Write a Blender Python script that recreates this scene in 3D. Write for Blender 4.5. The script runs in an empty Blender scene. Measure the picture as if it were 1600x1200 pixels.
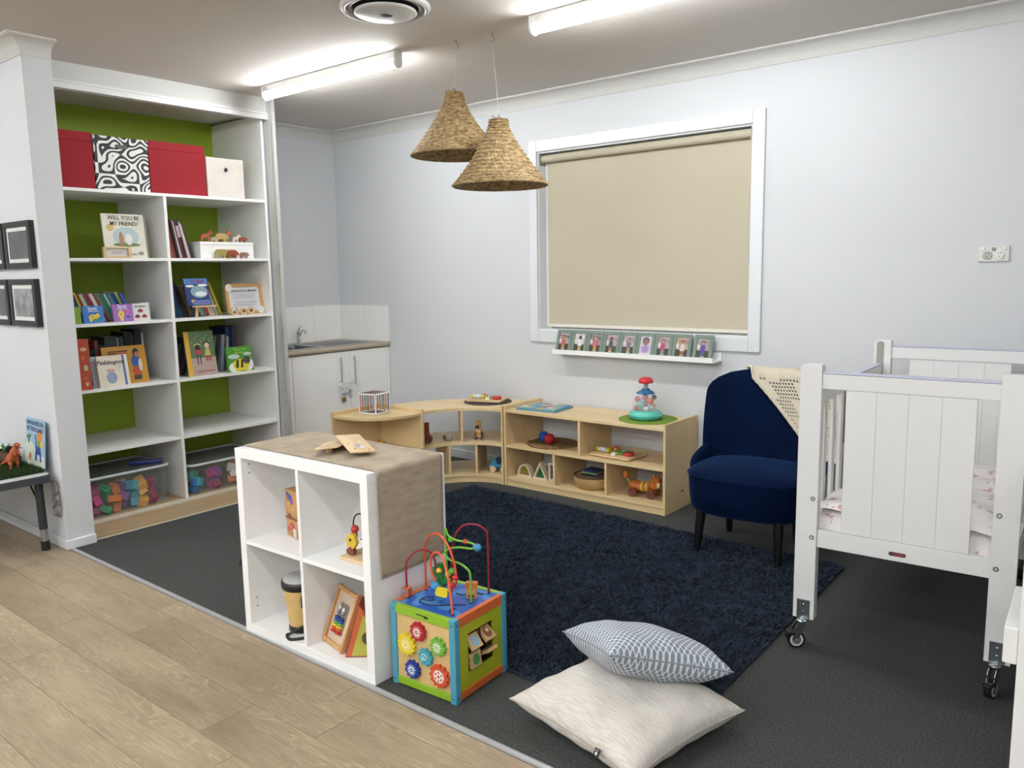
import bpy, bmesh, math, random
from mathutils import Matrix, Vector
C = bpy.context.scene.collection
SC = bpy.context.scene
R = math.radians
# ---------------------------------------------------------------- camera, world, exposure
cd = bpy.data.cameras.new('camera'); cam = bpy.data.objects.new('camera', cd); C.objects.link(cam)
rv = Vector((0.7782162515667648, 0.6277486097331548, -0.01763940972552505))
uv = Vector((-0.07321451920551267, 0.1185888524094835, 0.9902405355577539))
fv = Vector((-0.6237139568543254, 0.7693298168291976, -0.13824808484325452))
mw = Matrix.Identity(4)
for i in range(3):
    mw[i][0] = rv[i]; mw[i][1] = uv[i]; mw[i][2] = -fv[i]
mw.translation = (5.601373, -4.539721, 1.442870)
cam.matrix_world = mw
cd.sensor_fit = 'HORIZONTAL'; cd.sensor_width = 36.0; cd.lens = 36.0*1251.41365/1600; cd.clip_start = .02
SC.camera = cam
w = bpy.data.worlds.new('world'); SC.world = w; w.use_nodes = True
w.node_tree.nodes['Background'].inputs[0].default_value = (.75, .8, .9, 1)
w.node_tree.nodes['Background'].inputs[1].default_value = .3
SC.view_settings.view_transform = 'Standard'; SC.view_settings.look = 'None'
SC.view_settings.gamma = 1; SC.view_settings.use_curve_mapping = False
SC.view_settings.exposure = 1.0
TUBE = 39.0          # emission of the ceiling battens
TUBE_COL = (.955, .985, 1.0)
# ---------------------------------------------------------------- helpers
def lin(c):
    if isinstance(c, str):
        c = [int(c[i:i+2], 16)/255 for i in (0, 2, 4)]
    return tuple((x/12.92 if x <= .04045 else ((x+.055)/1.055)**2.4) for x in c)+(1,)
MATS = {}
def mat(n, c, rough=.5, metal=0, bump=0, bscale=200, var=0, vscale=6, c2=None, stretch=(1, 1, 1), spec=None, sheen=0, trans=0, coat=0, alpha=1, det=3, obrand=0):
    if n in MATS: return MATS[n]
    m = bpy.data.materials.new(n); m.use_nodes = True; nt = m.node_tree; b = nt.nodes['Principled BSDF']
    b.inputs['Base Color'].default_value = lin(c); b.inputs['Roughness'].default_value = rough; b.inputs['Metallic'].default_value = metal
    if spec is not None: b.inputs['Specular IOR Level'].default_value = spec
    if sheen: b.inputs['Sheen Weight'].default_value = sheen
    if trans: b.inputs['Transmission Weight'].default_value = trans
    if coat: b.inputs['Coat Weight'].default_value = coat
    if alpha < 1: b.inputs['Alpha'].default_value = alpha
    tc = nt.nodes.new('ShaderNodeTexCoord'); mp = nt.nodes.new('ShaderNodeMapping'); mp.inputs['Scale'].default_value = stretch
    nt.links.new(tc.outputs['Object'], mp.inputs[0])
    if var:
        nz = nt.nodes.new('ShaderNodeTexNoise'); nz.inputs['Scale'].default_value = vscale; nz.inputs['Detail'].default_value = det+1
        nt.links.new(mp.outputs[0], nz.inputs['Vector'])
        rp = nt.nodes.new('ShaderNodeValToRGB'); a = lin(c)
        d = lin(c2) if c2 else tuple(x*(1-var) for x in a[:3])+(1,)
        rp.color_ramp.elements[0].position = .35; rp.color_ramp.elements[1].position = .65
        rp.color_ramp.elements[0].color = d; rp.color_ramp.elements[1].color = a
        nt.links.new(nz.outputs[0], rp.inputs[0])
        out = rp.outputs[0]
        if obrand:
            oi = nt.nodes.new('ShaderNodeObjectInfo'); hv = nt.nodes.new('ShaderNodeHueSaturation')
            mr = nt.nodes.new('ShaderNodeMapRange'); mr.inputs[3].default_value = 1-obrand; mr.inputs[4].default_value = 1+obrand
            nt.links.new(oi.outputs['Random'], mr.inputs[0]); nt.links.new(mr.outputs[0], hv.inputs['Value'])
            nt.links.new(out, hv.inputs['Color']); out = hv.outputs[0]
            ad = nt.nodes.new('ShaderNodeVectorMath'); ad.operation = 'ADD'; sc = nt.nodes.new('ShaderNodeMath'); sc.operation = 'MULTIPLY'; sc.inputs[1].default_value = 37
            nt.links.new(oi.outputs['Random'], sc.inputs[0]); nt.links.new(mp.outputs[0], ad.inputs[0]); nt.links.new(sc.outputs[0], ad.inputs[1]); nt.links.new(ad.outputs[0], nz.inputs['Vector'])
        nt.links.new(out, b.inputs['Base Color'])
    if bump:
        n2 = nt.nodes.new('ShaderNodeTexNoise'); n2.inputs['Scale'].default_value = bscale; n2.inputs['Detail'].default_value = det
        nt.links.new(mp.outputs[0], n2.inputs['Vector'])
        bp = nt.nodes.new('ShaderNodeBump'); bp.inputs['Strength'].default_value = bump; bp.inputs['Distance'].default_value = .01
        nt.links.new(n2.outputs[0], bp.inputs['Height']); nt.links.new(bp.outputs[0], b.inputs['Normal'])
    MATS[n] = m; return m
def flat(c, rough=.5, **k):
    return mat('paint_'+c+('' if rough == .5 else '_%d' % int(rough*100)), c, rough, **k)
def mixmat(n, ca, cb, fac_builder, rough=.5, bump=0):
    m = bpy.data.materials.new(n); m.use_nodes = True; nt = m.node_tree; b = nt.nodes['Principled BSDF']; b.inputs['Roughness'].default_value = rough
    rp = nt.nodes.new('ShaderNodeValToRGB'); rp.color_ramp.elements[0].color = lin(ca); rp.color_ramp.elements[1].color = lin(cb)
    f = fac_builder(nt, rp); nt.links.new(f, rp.inputs[0]); nt.links.new(rp.outputs[0], b.inputs['Base Color'])
    if bump:
        bp = nt.nodes.new('ShaderNodeBump'); bp.inputs['Strength'].default_value = bump; bp.inputs['Distance'].default_value = .002
        nt.links.new(f, bp.inputs['Height']); nt.links.new(bp.outputs[0], b.inputs['Normal'])
    MATS[n] = m; return m
class M:
    def __init__(s): s.v = []; s.f = []; s.m = []; s.s = []; s.T = Matrix.Identity(4)
    def add(s, vs, fs, m=0, sm=False):
        b = len(s.v); s.v += [tuple(s.T @ Vector(v)) for v in vs]
        for f in fs: s.f.append([b+i for i in f]); s.m.append(m); s.s.append(sm)
        return s
    def box(s, x0, y0, z0, x1, y1, z1, m=0):
        vs = [(x, y, z) for z in (z0, z1) for y in (y0, y1) for x in (x0, x1)]
        return s.add(vs, [(0, 2, 3, 1), (4, 5, 7, 6), (0, 1, 5, 4), (1, 3, 7, 5), (3, 2, 6, 7), (2, 0, 4, 6)], m)
    def prism(s, pts, z0, z1, m=0, mt=None, sm=False):       # polygon in xy, extruded in z
        n = len(pts); vs = [(x, y, z0) for x, y in pts]+[(x, y, z1) for x, y in pts]
        s.add(vs, [tuple(reversed(range(n)))], m); s.add(vs, [tuple(range(n, 2*n))], m if mt is None else mt)
        return s.add(vs, [(i, (i+1) % n, n+(i+1) % n, n+i) for i in range(n)], m, sm)
    def prismy(s, pts, y0, y1, m=0, mf=None, sm=False):      # polygon in xz, extruded in y (front y0)
        n = len(pts); vs = [(x, y0, z) for x, z in pts]+[(x, y1, z) for x, z in pts]
        s.add(vs, [tuple(range(n))], m if mf is None else mf); s.add(vs, [tuple(reversed(range(n, 2*n)))], m)
        return s.add(vs, [(i, n+i, n+(i+1) % n, (i+1) % n) for i in range(n)], m, sm)
    def lathe(s, prof, n=20, m=0, c=(0, 0), sm=True, cap=True):  # prof [(r,z)] bottom to top
        vs = []; k = len(prof)
        for r, z in prof: vs += [(c[0]+r*math.cos(2*math.pi*i/n), c[1]+r*math.sin(2*math.pi*i/n), z) for i in range(n)]
        fs = [(j*n+i, j*n+(i+1) % n, (j+1)*n+(i+1) % n, (j+1)*n+i) for j in range(k-1) for i in range(n)]
        s.add(vs, fs, m, sm)
        if cap: s.add(vs, [tuple(reversed(range(n))), tuple(range((k-1)*n, k*n))], m)
        return s
    def cyl(s, a, b, r0, r1=None, n=14, m=0, sm=True):
        a = Vector(a); b = Vector(b); r1 = r0 if r1 is None else r1
        q = (b-a).to_track_quat('Z', 'Y').to_matrix().to_4x4(); q.translation = a
        T = s.T; s.T = T @ q; s.lathe([(r0, 0), (r1, (b-a).length)], n, m, sm=sm); s.T = T; return s
    def ball(s, c, r, m=0, n=14, sc=(1, 1, 1)):
        T = s.T; s.T = T @ Matrix.Translation(c) @ Matrix.Diagonal((sc[0], sc[1], sc[2], 1))
        k = max(6, n//2+2); s.lathe([(max(1e-4, r*math.sin(math.pi*i/k)), -r*math.cos(math.pi*i/k)) for i in range(k+1)], n, m); s.T = T; return s
    def tube(s, pts, r, n=8, m=0, closed=False):
        P = [Vector(p) for p in pts]; k = len(P); vs = []; up = None
        for i, p in enumerate(P):
            d = (P[(i+1) % k]-P[i-1]) if (closed or 0 < i < k-1) else (P[1]-P[0] if i == 0 else P[-1]-P[-2])
            d.normalize()
            if up is None:
                up = Vector((0, 0, 1)) if abs(d.z) < .9 else Vector((1, 0, 0))
            a = up-d*up.dot(d)
            if a.length < 1e-4: a = d.orthogonal()
            a.normalize(); up = a; b = d.cross(a); rr = r[i] if isinstance(r, (list, tuple)) else r
            vs += [tuple(p+a*rr*math.cos(2*math.pi*j/n)+b*rr*math.sin(2*math.pi*j/n)) for j in range(n)]
        e = k if closed else k-1
        s.add(vs, [(i*n+j, i*n+(j+1) % n, ((i+1) % k)*n+(j+1) % n, ((i+1) % k)*n+j) for i in range(e) for j in range(n)], m, True)
        if not closed: s.add(vs, [tuple(reversed(range(n))), tuple(range((k-1)*n, k*n))], m)
        return s
    def grid(s, fn, nu, nv, m=0, sm=True, skip=None):
        vs = [fn(i/nu, j/nv) for j in range(nv+1) for i in range(nu+1)]
        fs = [(j*(nu+1)+i, j*(nu+1)+i+1, (j+1)*(nu+1)+i+1, (j+1)*(nu+1)+i) for j in range(nv) for i in range(nu) if not (skip and skip(i, j))]
        return s.add(vs, fs, m, sm)
    def at(s, loc=(0, 0, 0), rx=0, ry=0, rz=0):
        s.T = Matrix.Translation(loc) @ Matrix.Rotation(R(rz), 4, 'Z') @ Matrix.Rotation(R(ry), 4, 'Y') @ Matrix.Rotation(R(rx), 4, 'X'); return s
def ob(name, m, mats, parent=None, bev=0, seg=2, fix=False):
    me = bpy.data.meshes.new(name); me.from_pydata(m.v, [], m.f)
    for x in (mats if isinstance(mats, (list, tuple)) else [mats]): me.materials.append(x)
    me.polygons.foreach_set('material_index', m.m); me.polygons.foreach_set('use_smooth', m.s)
    if fix:
        b = bmesh.new(); b.from_mesh(me); bmesh.ops.remove_doubles(b, verts=b.verts, dist=1e-5); bmesh.ops.recalc_face_normals(b, faces=b.faces); b.to_mesh(me); b.free()
    o = bpy.data.objects.new(name, me); C.objects.link(o); o.parent = parent
    if bev:
        md = o.modifiers.new('bevel', 'BEVEL'); md.width = bev; md.segments = seg; md.limit_method = 'ANGLE'; md.angle_limit = R(40)
    return o
def tag(o, label=None, cat=None, group=None, kind=None):
    for k, v in (('label', label), ('category', cat), ('group', group), ('kind', kind)):
        if v: o[k] = v
    return o
def thing(name, label, cat, loc=(0, 0, 0), rz=0, group=None, rx=0, ry=0):
    o = bpy.data.objects.new(name, None); C.objects.link(o); o.empty_display_size = .05
    o.location = loc; o.rotation_euler = (R(rx), R(ry), R(rz)); return tag(o, label, cat, group)
def bx(name, x0, y0, z0, x1, y1, z1, mt, parent=None, bev=0, kind=None, seg=2):
    o = ob(name, M().box(x0, y0, z0, x1, y1, z1), mt, parent, bev, seg); return tag(o, kind=kind)
def circ(cx, cy, r, n=20, a0=0, a1=360, ry=None):
    full = abs(a1-a0) >= 360; k = n if full else n+1
    return [(cx+r*math.cos(R(a0+(a1-a0)*i/n)), cy+(ry or r)*math.sin(R(a0+(a1-a0)*i/n))) for i in range(k)]
def rrect(x0, y0, x1, y1, r, n=4):
    return circ(x1-r, y1-r, r, n, 0, 90)+circ(x0+r, y1-r, r, n, 90, 180)+circ(x0+r, y0+r, r, n, 180, 270)+circ(x1-r, y0+r, r, n, 270, 360)
def decal(name, shapes, mats, parent, y=-.0005):     # flat print on a front face: polygons in xz facing -y
    m = M()
    for i, (pts, mi) in enumerate(shapes):
        yy = y-.00025*i; n = len(pts); a = sum(pts[j][0]*pts[(j+1) % n][1]-pts[(j+1) % n][0]*pts[j][1] for j in range(n))
        p = pts if a > 0 else pts[::-1]
        m.add([(px, yy, pz) for px, pz in p], [tuple(range(n))], mi)
    return ob(name, m, mats, parent)
def rect(x0, z0, x1, z1): return [(x0, z0), (x1, z0), (x1, z1), (x0, z1)]
def ell(cx, cz, rx, rz=None, n=16, a0=0, a1=360): return circ(cx, cz, rx, n, a0, a1, ry=rz or rx)
def text(s, size, x, y, z, mt, parent, name='lettering', ry=0, rx=90, rz=0, sx=1, shear=0, bold=0):
    cu = bpy.data.curves.new('t', 'FONT'); cu.body = s; cu.size = size; cu.align_x = 'CENTER'; cu.align_y = 'CENTER'; cu.extrude = 0.0002; cu.shear = shear; cu.offset = bold; cu.resolution_u = 2
    t = bpy.data.objects.new('t', cu); C.objects.link(t)
    dg = bpy.context.evaluated_depsgraph_get(); dg.update(); me = bpy.data.meshes.new_from_object(t.evaluated_get(dg))
    bpy.data.objects.remove(t); bpy.data.curves.remove(cu)
    if sx != 1:
        for v in me.vertices: v.co.x *= sx
    me.materials.clear(); me.materials.append(mt)
    o = bpy.data.objects.new(name, me); C.objects.link(o); o.parent = parent; o.location = (x, y, z); o.rotation_euler = (R(rx), R(ry), R(rz)); return o
def smoothpath(P, n=8):      # Catmull-Rom through points
    P = [Vector(p) for p in P]; Q = [P[0]*2-P[1]]+P+[P[-1]*2-P[-2]]; out = []
    for i in range(1, len(Q)-2):
        for k in range(n):
            t = k/n; a, b, c, d = Q[i-1:i+3]
            out.append(.5*((2*b)+(c-a)*t+(2*a-5*b+4*c-d)*t*t+(3*b-a-3*c+d)*t**3))
    return out+[P[-1]]
# ---------------------------------------------------------------- materials
WALL = mat('wall_paint', 'd0d2d5', .75, bump=.05, bscale=120)
WALLIN = mat('closet_paint', 'd6d4d0', .7)
CEIL = mat('ceiling_paint', 'cfc9c2', .8, bump=.03, bscale=90)
TRIM = mat('gloss_trim', 'dbdee1', .35)
CORN = mat('cornice_paint', 'cecdc9', .6)
WHITE = mat('white_laminate', 'f1f1ef', .38)
WHITE2 = mat('white_lacquer', 'f3f3f2', .32)
COTW = mat('cot_paint', 'e2e2e1', .35)
GREENB = mat('green_backing', '93ab26', .6, var=.06, vscale=3)
CARPET = mat('carpet_loop', '626462', .95, bump=.8, bscale=420, var=.4, vscale=150, c2='444644', det=6, spec=.1)
ALU = mat('aluminium', 'c4c5c7', .4, .5)
CHROME = mat('chrome', 'c8ccd0', .12, 1)
STEEL = mat('brushed_steel', 'a9abad', .3, 1, bump=.05, bscale=300, stretch=(1, 20, 1))
BLACK = mat('black_plastic', '17181a', .35)
DARK = mat('dark_grey_plastic', '34373b', .45)
BIRCH = mat('birch_ply', 'e3c99a', .42, var=.2, vscale=5, c2='d8bb8a', stretch=(1, 1, .12), det=5)
BIRCHH = mat('birch_ply_top', 'e4cc9e', .4, var=.2, vscale=5, c2='d9bf8f', stretch=(.12, 1.2, 1), det=5)
BEECH = mat('beech_toy', 'cf9f68', .45, var=.2, vscale=14, c2='bd8a54', stretch=(1, 1, .2))
PINE = mat('pale_wood', 'dfc49a', .5, var=.15, vscale=12, c2='cdae80', stretch=(.2, 1, 1))
_P = mat('oak_vinyl', 'a8937a', .42, var=.3, vscale=2.6, c2='8e7961', stretch=(1.0, 7, 1), det=6, bump=.06, bscale=60, obrand=.07)
def plank_fac(nt, rp):
    L_ = nt.links.new; N_ = nt.nodes.new
    tc = N_('ShaderNodeTexCoord'); oi = N_('ShaderNodeObjectInfo'); k = N_('ShaderNodeMath'); k.operation = 'MULTIPLY'; k.inputs[1].default_value = 53; L_(oi.outputs['Random'], k.inputs[0])
    ad = N_('ShaderNodeVectorMath'); L_(tc.outputs['Object'], ad.inputs[0]); L_(k.outputs[0], ad.inputs[1])
    def nz(sc, st, det, ro=.6):
        mp = N_('ShaderNodeMapping'); mp.inputs['Scale'].default_value = st; L_(ad.outputs[0], mp.inputs[0])
        n = N_('ShaderNodeTexNoise'); n.inputs['Scale'].default_value = sc; n.inputs['Detail'].default_value = det; n.inputs['Roughness'].default_value = ro; L_(mp.outputs[0], n.inputs['Vector']); return n.outputs[0]
    def mt(op, a, b):
        m_ = N_('ShaderNodeMath'); m_.operation = op
        for i_, x_ in enumerate((a, b)):
            if isinstance(x_, (int, float)): m_.inputs[i_].default_value = x_
            else: L_(x_, m_.inputs[i_])
        return m_.outputs[0]
    big = nz(1.3, (1, 6, 1), 2, .5); ring = mt('FRACT', mt('MULTIPLY', big, 26), 0); ring = mt('POWER', ring, 5)
    msk = nz(2.2, (1, 3, 1), 2); msk = mt('MULTIPLY', mt('MAXIMUM', mt('SUBTRACT', msk, .42), 0), 3.2)
    fine = nz(9, (1, 22, 1), 8, .75); soft = nz(1.6, (1, 4, 1), 4)
    f = mt('ADD', mt('MULTIPLY', soft, .55), mt('MULTIPLY', fine, .75)); f = mt('ADD', f, mt('MULTIPLY', mt('MULTIPLY', ring, msk), .35))
    rp.color_ramp.elements[0].position = .38; rp.color_ramp.elements[1].position = 1.0
    sp = mt('ADD', f, mt('MULTIPLY', oi.outputs['Random'], .06)); return sp
PLANK = mixmat('oak_plank', '78644f', 'bfae92', plank_fac, .42)
PLANKN = mat('plank_groove', '5d5044', .8)
STRIPW = mat('threshold_wood', 'bda47e', .4, var=.15, vscale=5, c2='ab9270', stretch=(4, .3, 1))
LINEN = mat('linen_cloth', 'b3a48f', .9, bump=.3, bscale=500, var=.12, vscale=14, c2='a39480', stretch=(1, 1, 3), det=6)
VELVET = mat('navy_velvet', '051534', .8, sheen=.22, var=.3, vscale=5, spec=.06)
RUGM = mat('navy_rug', '3a4352', .95, spec=.05, var=.3, vscale=20, c2='2b323e')
STRAW = mat('woven_straw', 'c0a476', .7, var=.5, vscale=42, c2='77603c', bump=.6, bscale=160, stretch=(1, 1, 2.5))
BLIND = mat('blind_fabric', 'bcb49e', .8, var=.03, vscale=2)
GLASS = mat('window_glass', 'ffffff', .02, trans=1)
BROWNC = mat('boxed_card', 'a0703c', .6)
TIMBER = mat('dark_timber', '6a4a30', .5, var=.3, vscale=20, c2='573a24')
SEAGRASS = mat('seagrass', 'a08050', .8, var=.5, vscale=60, c2='5e4526', bump=.6, bscale=200)
random.seed(4)
MATS['navy_velvet'].node_tree.nodes['Principled BSDF'].inputs['Sheen Tint'].default_value = (.10, .28, .75, 1)
MATS['navy_velvet'].node_tree.nodes['Principled BSDF'].inputs['Sheen Roughness'].default_value = .4
# ================================================================ SETTING
H = 2.6426
YP, Y2, XP = -2.817, -2.676, 1.100          # nib wall: front face, back face, end
fl = bx('floor', -3.2, -8.4, -.06, 7.4, -2.800, -.004, PLANKN, kind='structure')
rows = [-2.80, -2.925, -3.122, -3.326, -3.528, -3.726, -3.926, -4.126, -4.326, -4.526]
offs = [3.48, 2.405, 3.30, 3.505, 2.438, 3.1, 2.2, 3.7, 2.9]
for i in range(9):
    y1, y0 = rows[i], rows[i+1]; x = offs[i]-1.22*3
    while x < 6.6:
        if x > -1.4: bx('plank', max(x, -1.2)+.0008, y0+.0008, -.004, x+1.22-.0008, y1-.0008-(.018 if i == 0 else 0), 0, PLANK, fl)
        x += 1.22
m = M().box(-3.2, -8.4, -.004, 7.4, -4.527, 0).box(-3.2, -4.527, -.004, -1.2, -2.80, 0)
tag(ob('floor_finish', m, PLANK, fl))
cp = bx('carpet', 1.067, -2.79, -.06, 7.4, .0, 0, CARPET, kind='structure')
bx('floor_closet', -.1, Y2-.02, -.06, 1.058, .0, -.001, STRIPW, kind='structure')
bx('trim_1', 1.056, -2.68, -.01, 1.068, -1.17, .004, mat('pale_strip', 'd8d4c6', .4), kind='structure')
ob('trim_2', M().prism([(0, -.004), (.022, 0.0), (.020, .0035), (.011, .006), (.002, .0035)], 0, 6.2), ALU)
t2 = bpy.data.objects['trim_2']; t2.rotation_euler = (R(90), 0, R(90)); t2.location = (1.10, -2.811, .0); tag(t2, kind='structure')
# walls
def wall_with_hole():
    m = M(); x0, x1, z0, z1 = 2.181, 3.724, 1.037, 2.255
    m.box(-.15, 0, 0, x0, .15, H); m.box(x1, 0, 0, 7.4, .15, H); m.box(x0, 0, 0, x1, .15, z0); m.box(x0, 0, z1, x1, .15, H); return m
wb = ob('wall_back', wall_with_hole(), WALL); tag(wb, kind='structure')
bx('wall_left', -.15, -1.16, 0, 0, 0, H, WALL, kind='structure')
bx('wall_closet_back', .0, Y2, 0, .118, -1.18, H, WALLIN, kind='structure')
bx('wall_closet_end', 0, -1.18, 0, .80, -1.160, H, WALL, kind='structure')
bx('wall_nib', -3.2, YP, 0, XP, Y2, H, WALL, kind='structure')
bx('wall_header', .70, Y2, 2.525, .77, -1.171, H, CORN, kind='structure')
bx('ceiling_closet', .118, Y2, 2.545, .70, -1.18, 2.575, WALLIN, kind='structure')
bx('ceiling', -3.2, -8.4, H, 7.4, .15, H+.05, CEIL, kind='structure')
bx('wall_right', 7.4, -8.4, 0, 7.5, .15, H, WALL, kind='structure')
bx('wall_front', -3.2, -8.5, 0, 7.4, -8.4, H, WALL, kind='structure')
bx('wall_far_left', -3.3, -8.4, 0, -3.2, YP, H, WALL, kind='structure')
# aluminium sliding track under the header and the jamb channel
m = M(); m.box(.72, Y2, 2.508, .778, -1.172, 2.5245)
for a, b in ((.774, .784), (.752, .759), (.728, .735)): m.box(a, Y2, 2.4975, b, -1.172, 2.5245)
m.box(.773, Y2, 2.5245, .780, -1.172, 2.545); m.box(.773, Y2, 2.530, .786, -1.172, 2.535)
tag(ob('trim_3', m, mat('track_white', 'e0e0de', .3)), kind='structure')
m = M(); m.box(.80, -1.184, 0, .832, -1.158, H).box(.76, -1.186, 0, .80, -1.181, 2.4975)
tag(ob('trim_4', m, mat('jamb_metal', 'c9c9c6', .35, .3)), kind='structure')
# cove cornice
cv = [(0, 0), (0, -.0859), (.006, -.0859)]+[(.075-.069*math.cos(R(a)), -.075+.062*math.sin(R(a))+.0) for a in range(0, 91, 10)]+[(.0859, -.008), (.0859, 0)]
def cove(name, path, closed=False):
    # path: list of (x,y, nx,ny) wall-line vertices with mitre vector; profile offset along the mitre
    m = M(); n = len(cv); vs = []
    for x, y, nx, ny in path: vs += [(x+nx*p, y+ny*p, H+q-.0005) for p, q in cv]
    fs = [(i*n+j, i*n+(j+1) % n, (i+1)*n+(j+1) % n, (i+1)*n+j) for i in range(len(path)-1) for j in range(n)]
    m.add(vs, fs, 0, False); m.add(vs, [tuple(range(n)), tuple(range((len(path)-1)*n, len(path)*n))])
    o = ob(name, m, CORN, fix=True); tag(o, kind='structure'); return o
cove('trim_5', [(7.4, 0, -0.0, -1), (0, 0, 1, -1), (0, -1.158, 1, 0)])
cove('trim_6', [(-3.2, YP, 0, -1), (XP, YP, 1, -1), (XP, Y2, 1, 0)])
# skirting boards
def skirt(name, x0, y0, x1, y1, h=.07, t=.015):
    o = ob(name, M().box(x0, y0, 0, x1, y1, h), TRIM, bev=.006); tag(o, kind='structure'); return o
skirt('baseboard_back', .66, -.015, 7.4, 0)
m = M().box(-3.2, YP-.015, 0, XP+.015, YP, .055).box(XP, YP-.0149, 0, XP+.015, Y2+.004, .055)
tag(ob('baseboard_nib', m, TRIM, bev=.007, seg=3), kind='structure')
skirt('baseboard_right', 7.385, -8.4, 7.4, -.016); skirt('baseboard_front', -3.2, -8.4, 7.38, -8.385)
# window
wn = ob('window_1', (lambda m: (m.box(2.112, -.018, .950, 2.181, 0, 2.334), m.box(3.724, -.018, .950, 3.797, 0, 2.334), m.box(2.181, -.018, 2.255, 3.724, 0, 2.334), m.box(2.181, -.018, .950, 3.724, 0, 1.037), m)[-1])(M()), TRIM, bev=.006)
tag(wn, kind='structure')
m = M(); m.box(2.181, -.0, 1.037, 2.190, .15, 2.255).box(3.715, 0, 1.037, 3.724, .15, 2.255).box(2.19, 0, 2.246, 3.715, .15, 2.255).box(2.19, 0, 1.037, 3.715, .15, 1.044)
tag(ob('reveal', m, TRIM, wn))
m = M(); m.box(2.19, .078, 1.044, 2.235, .13, 2.246).box(3.67, .10, 1.044, 3.715, .13, 2.246).box(2.235, .1, 2.2, 3.67, .13, 2.246).box(2.235, .1, 1.044, 3.67, .13, 1.09).box(2.93, .1, 1.09, 2.975, .13, 2.2)
ob('window_frame', m, WHITE2, wn, bev=.003)
for a, b in ((2.235, 2.93), (2.975, 3.67)): bx('pane', a, .113, 1.09, b, .117, 2.2, GLASS, wn)
# backdrop beyond the glass, the dark of night put into its colour
bx('night_backdrop', 0.8, 1.2, -.5, 5.2, 1.25, 3.2, mat('night_dark', '14161a', .9), kind='structure')
# roller blind
bl = thing('roller_blind', 'beige fabric roller blind pulled down over the window', 'blind', (2.95, .045, 2.20))
m = M(); m.cyl((-.755, 0, 0.012), (.752, 0, 0.012), .026, n=20); ob('roller', m, BLIND, bl)
m = M(); m.box(-.735, .0262, -1.125, .745, .0275, .012); ob('fabric', m, BLIND, bl)
m = M(); m.box(-.742, .019, -1.146, .748, .034, -1.125); ob('bottom_bar', m, mat('blind_bar', 'd9d5c8', .4), bl, bev=.003)
for s in (-1, 1):
    m = M().box(-.002, -.035, -.03, .003, .03, .045); o = ob('bracket', m, mat('grey_bracket', '8b8b87', .4), bl); o.location = (.756*s, 0, 0)
m = M().cyl((.752, -.03, 0), (.752, -.03, -.72), .0014, n=5); ob('chain', m, ALU, bl)
m = M().box(.747, -.036, -.74, .757, -.026, -.71); ob('chain_clip', m, ALU, bl, bev=.002)
# ceiling battens: the two in view, then unseen ones added for their light
TUBEM = bpy.data.materials.new('lit_diffuser'); TUBEM.use_nodes = True; nt = TUBEM.node_tree; nt.nodes.clear()
e = nt.nodes.new('ShaderNodeEmission'); e.inputs[0].default_value = TUBE_COL+(1,); e.inputs[1].default_value = TUBE
o_ = nt.nodes.new('ShaderNodeOutputMaterial'); nt.links.new(e.outputs[0], o_.inputs[0])
ORDN = ('first', 'second', 'third', 'fourth')
def batten(x0, y, L, label, rz=0):
    t = thing('ceiling_batten', label, 'ceiling light', (x0, y, H), rz, 'ceiling tube lights')
    ob('housing', M().box(.012, -.029, -.040, L-.012, .029, 0), mat('batten_white', 'dcdcda', .4), t, bev=.003)
    p = [(-.026, -.0405)]+[(.026*math.cos(R(a)), -.060+.022*math.sin(R(a))) for a in range(180, 361, 15)]+[(.026, -.0405)]
    m = M(); m.T = Matrix.Rotation(R(90), 4, 'Z') @ Matrix.Rotation(R(90), 4, 'X')
    m.prism(p, .013, L-.013, sm=True); ob('diffuser', m, TUBEM, t, fix=True)
    for a in (0, L-.013):
        m = M(); m.T = Matrix.Rotation(R(90), 4, 'Z') @ Matrix.Rotation(R(90), 4, 'X')
        m.prism([(-.029, 0), (-.029, -.062)]+[(.029*math.cos(R(q)), -.06+.028*math.sin(R(q))) for q in range(195, 346, 15)]+[(.029, -.062), (.029, 0)], a, a+.013)
        ob('end_cap', m, mat('batten_white', 'dcdcda', .4), t, fix=True)
    return t
b1 = batten(1.045, -1.372, 1.235, 'lit white tube batten on the ceiling between the wardrobe shelving and the round vent')
m = M().box(.02, -.0296, -.03, .06, -.0291, -.012); ob('rating_label', m, mat('grey_print', 'b8b8b6'), b1)
b2 = batten(3.175, -1.345, 1.235, 'lit white tube batten on the ceiling at the top edge, above the window')
for i in range(5): m = M().box(.035, -.0296, -.014-.004*i, .075-.004*i, -.0291, -.0125-.004*i); ob('rating_label', m, mat('grey_print', 'b8b8b6'), b2)
for i, x in enumerate((2.9, 5.3)):  # unseen rows, put in to raise the light from the camera side
    batten(x, -4.15, 1.235, ORDN[i]+' added unseen tube batten from the left in the row above the camera')
for i, x in enumerate((-1.6, .8, 3.1, 5.3)):
    batten(x, -5.75, 1.235, ORDN[i]+' added unseen tube batten from the left in the row behind the camera')
for i, x in enumerate((-1.6, .8, 3.1, 5.3)):
    batten(x, -7.2, 1.235, ORDN[i]+' added unseen tube batten from the left in the rearmost row')
batten(-.9, -4.7, 1.235, 'single unseen tube batten added to brighten the wall of framed pictures')  # out of view, added to lighten the left wall
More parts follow.
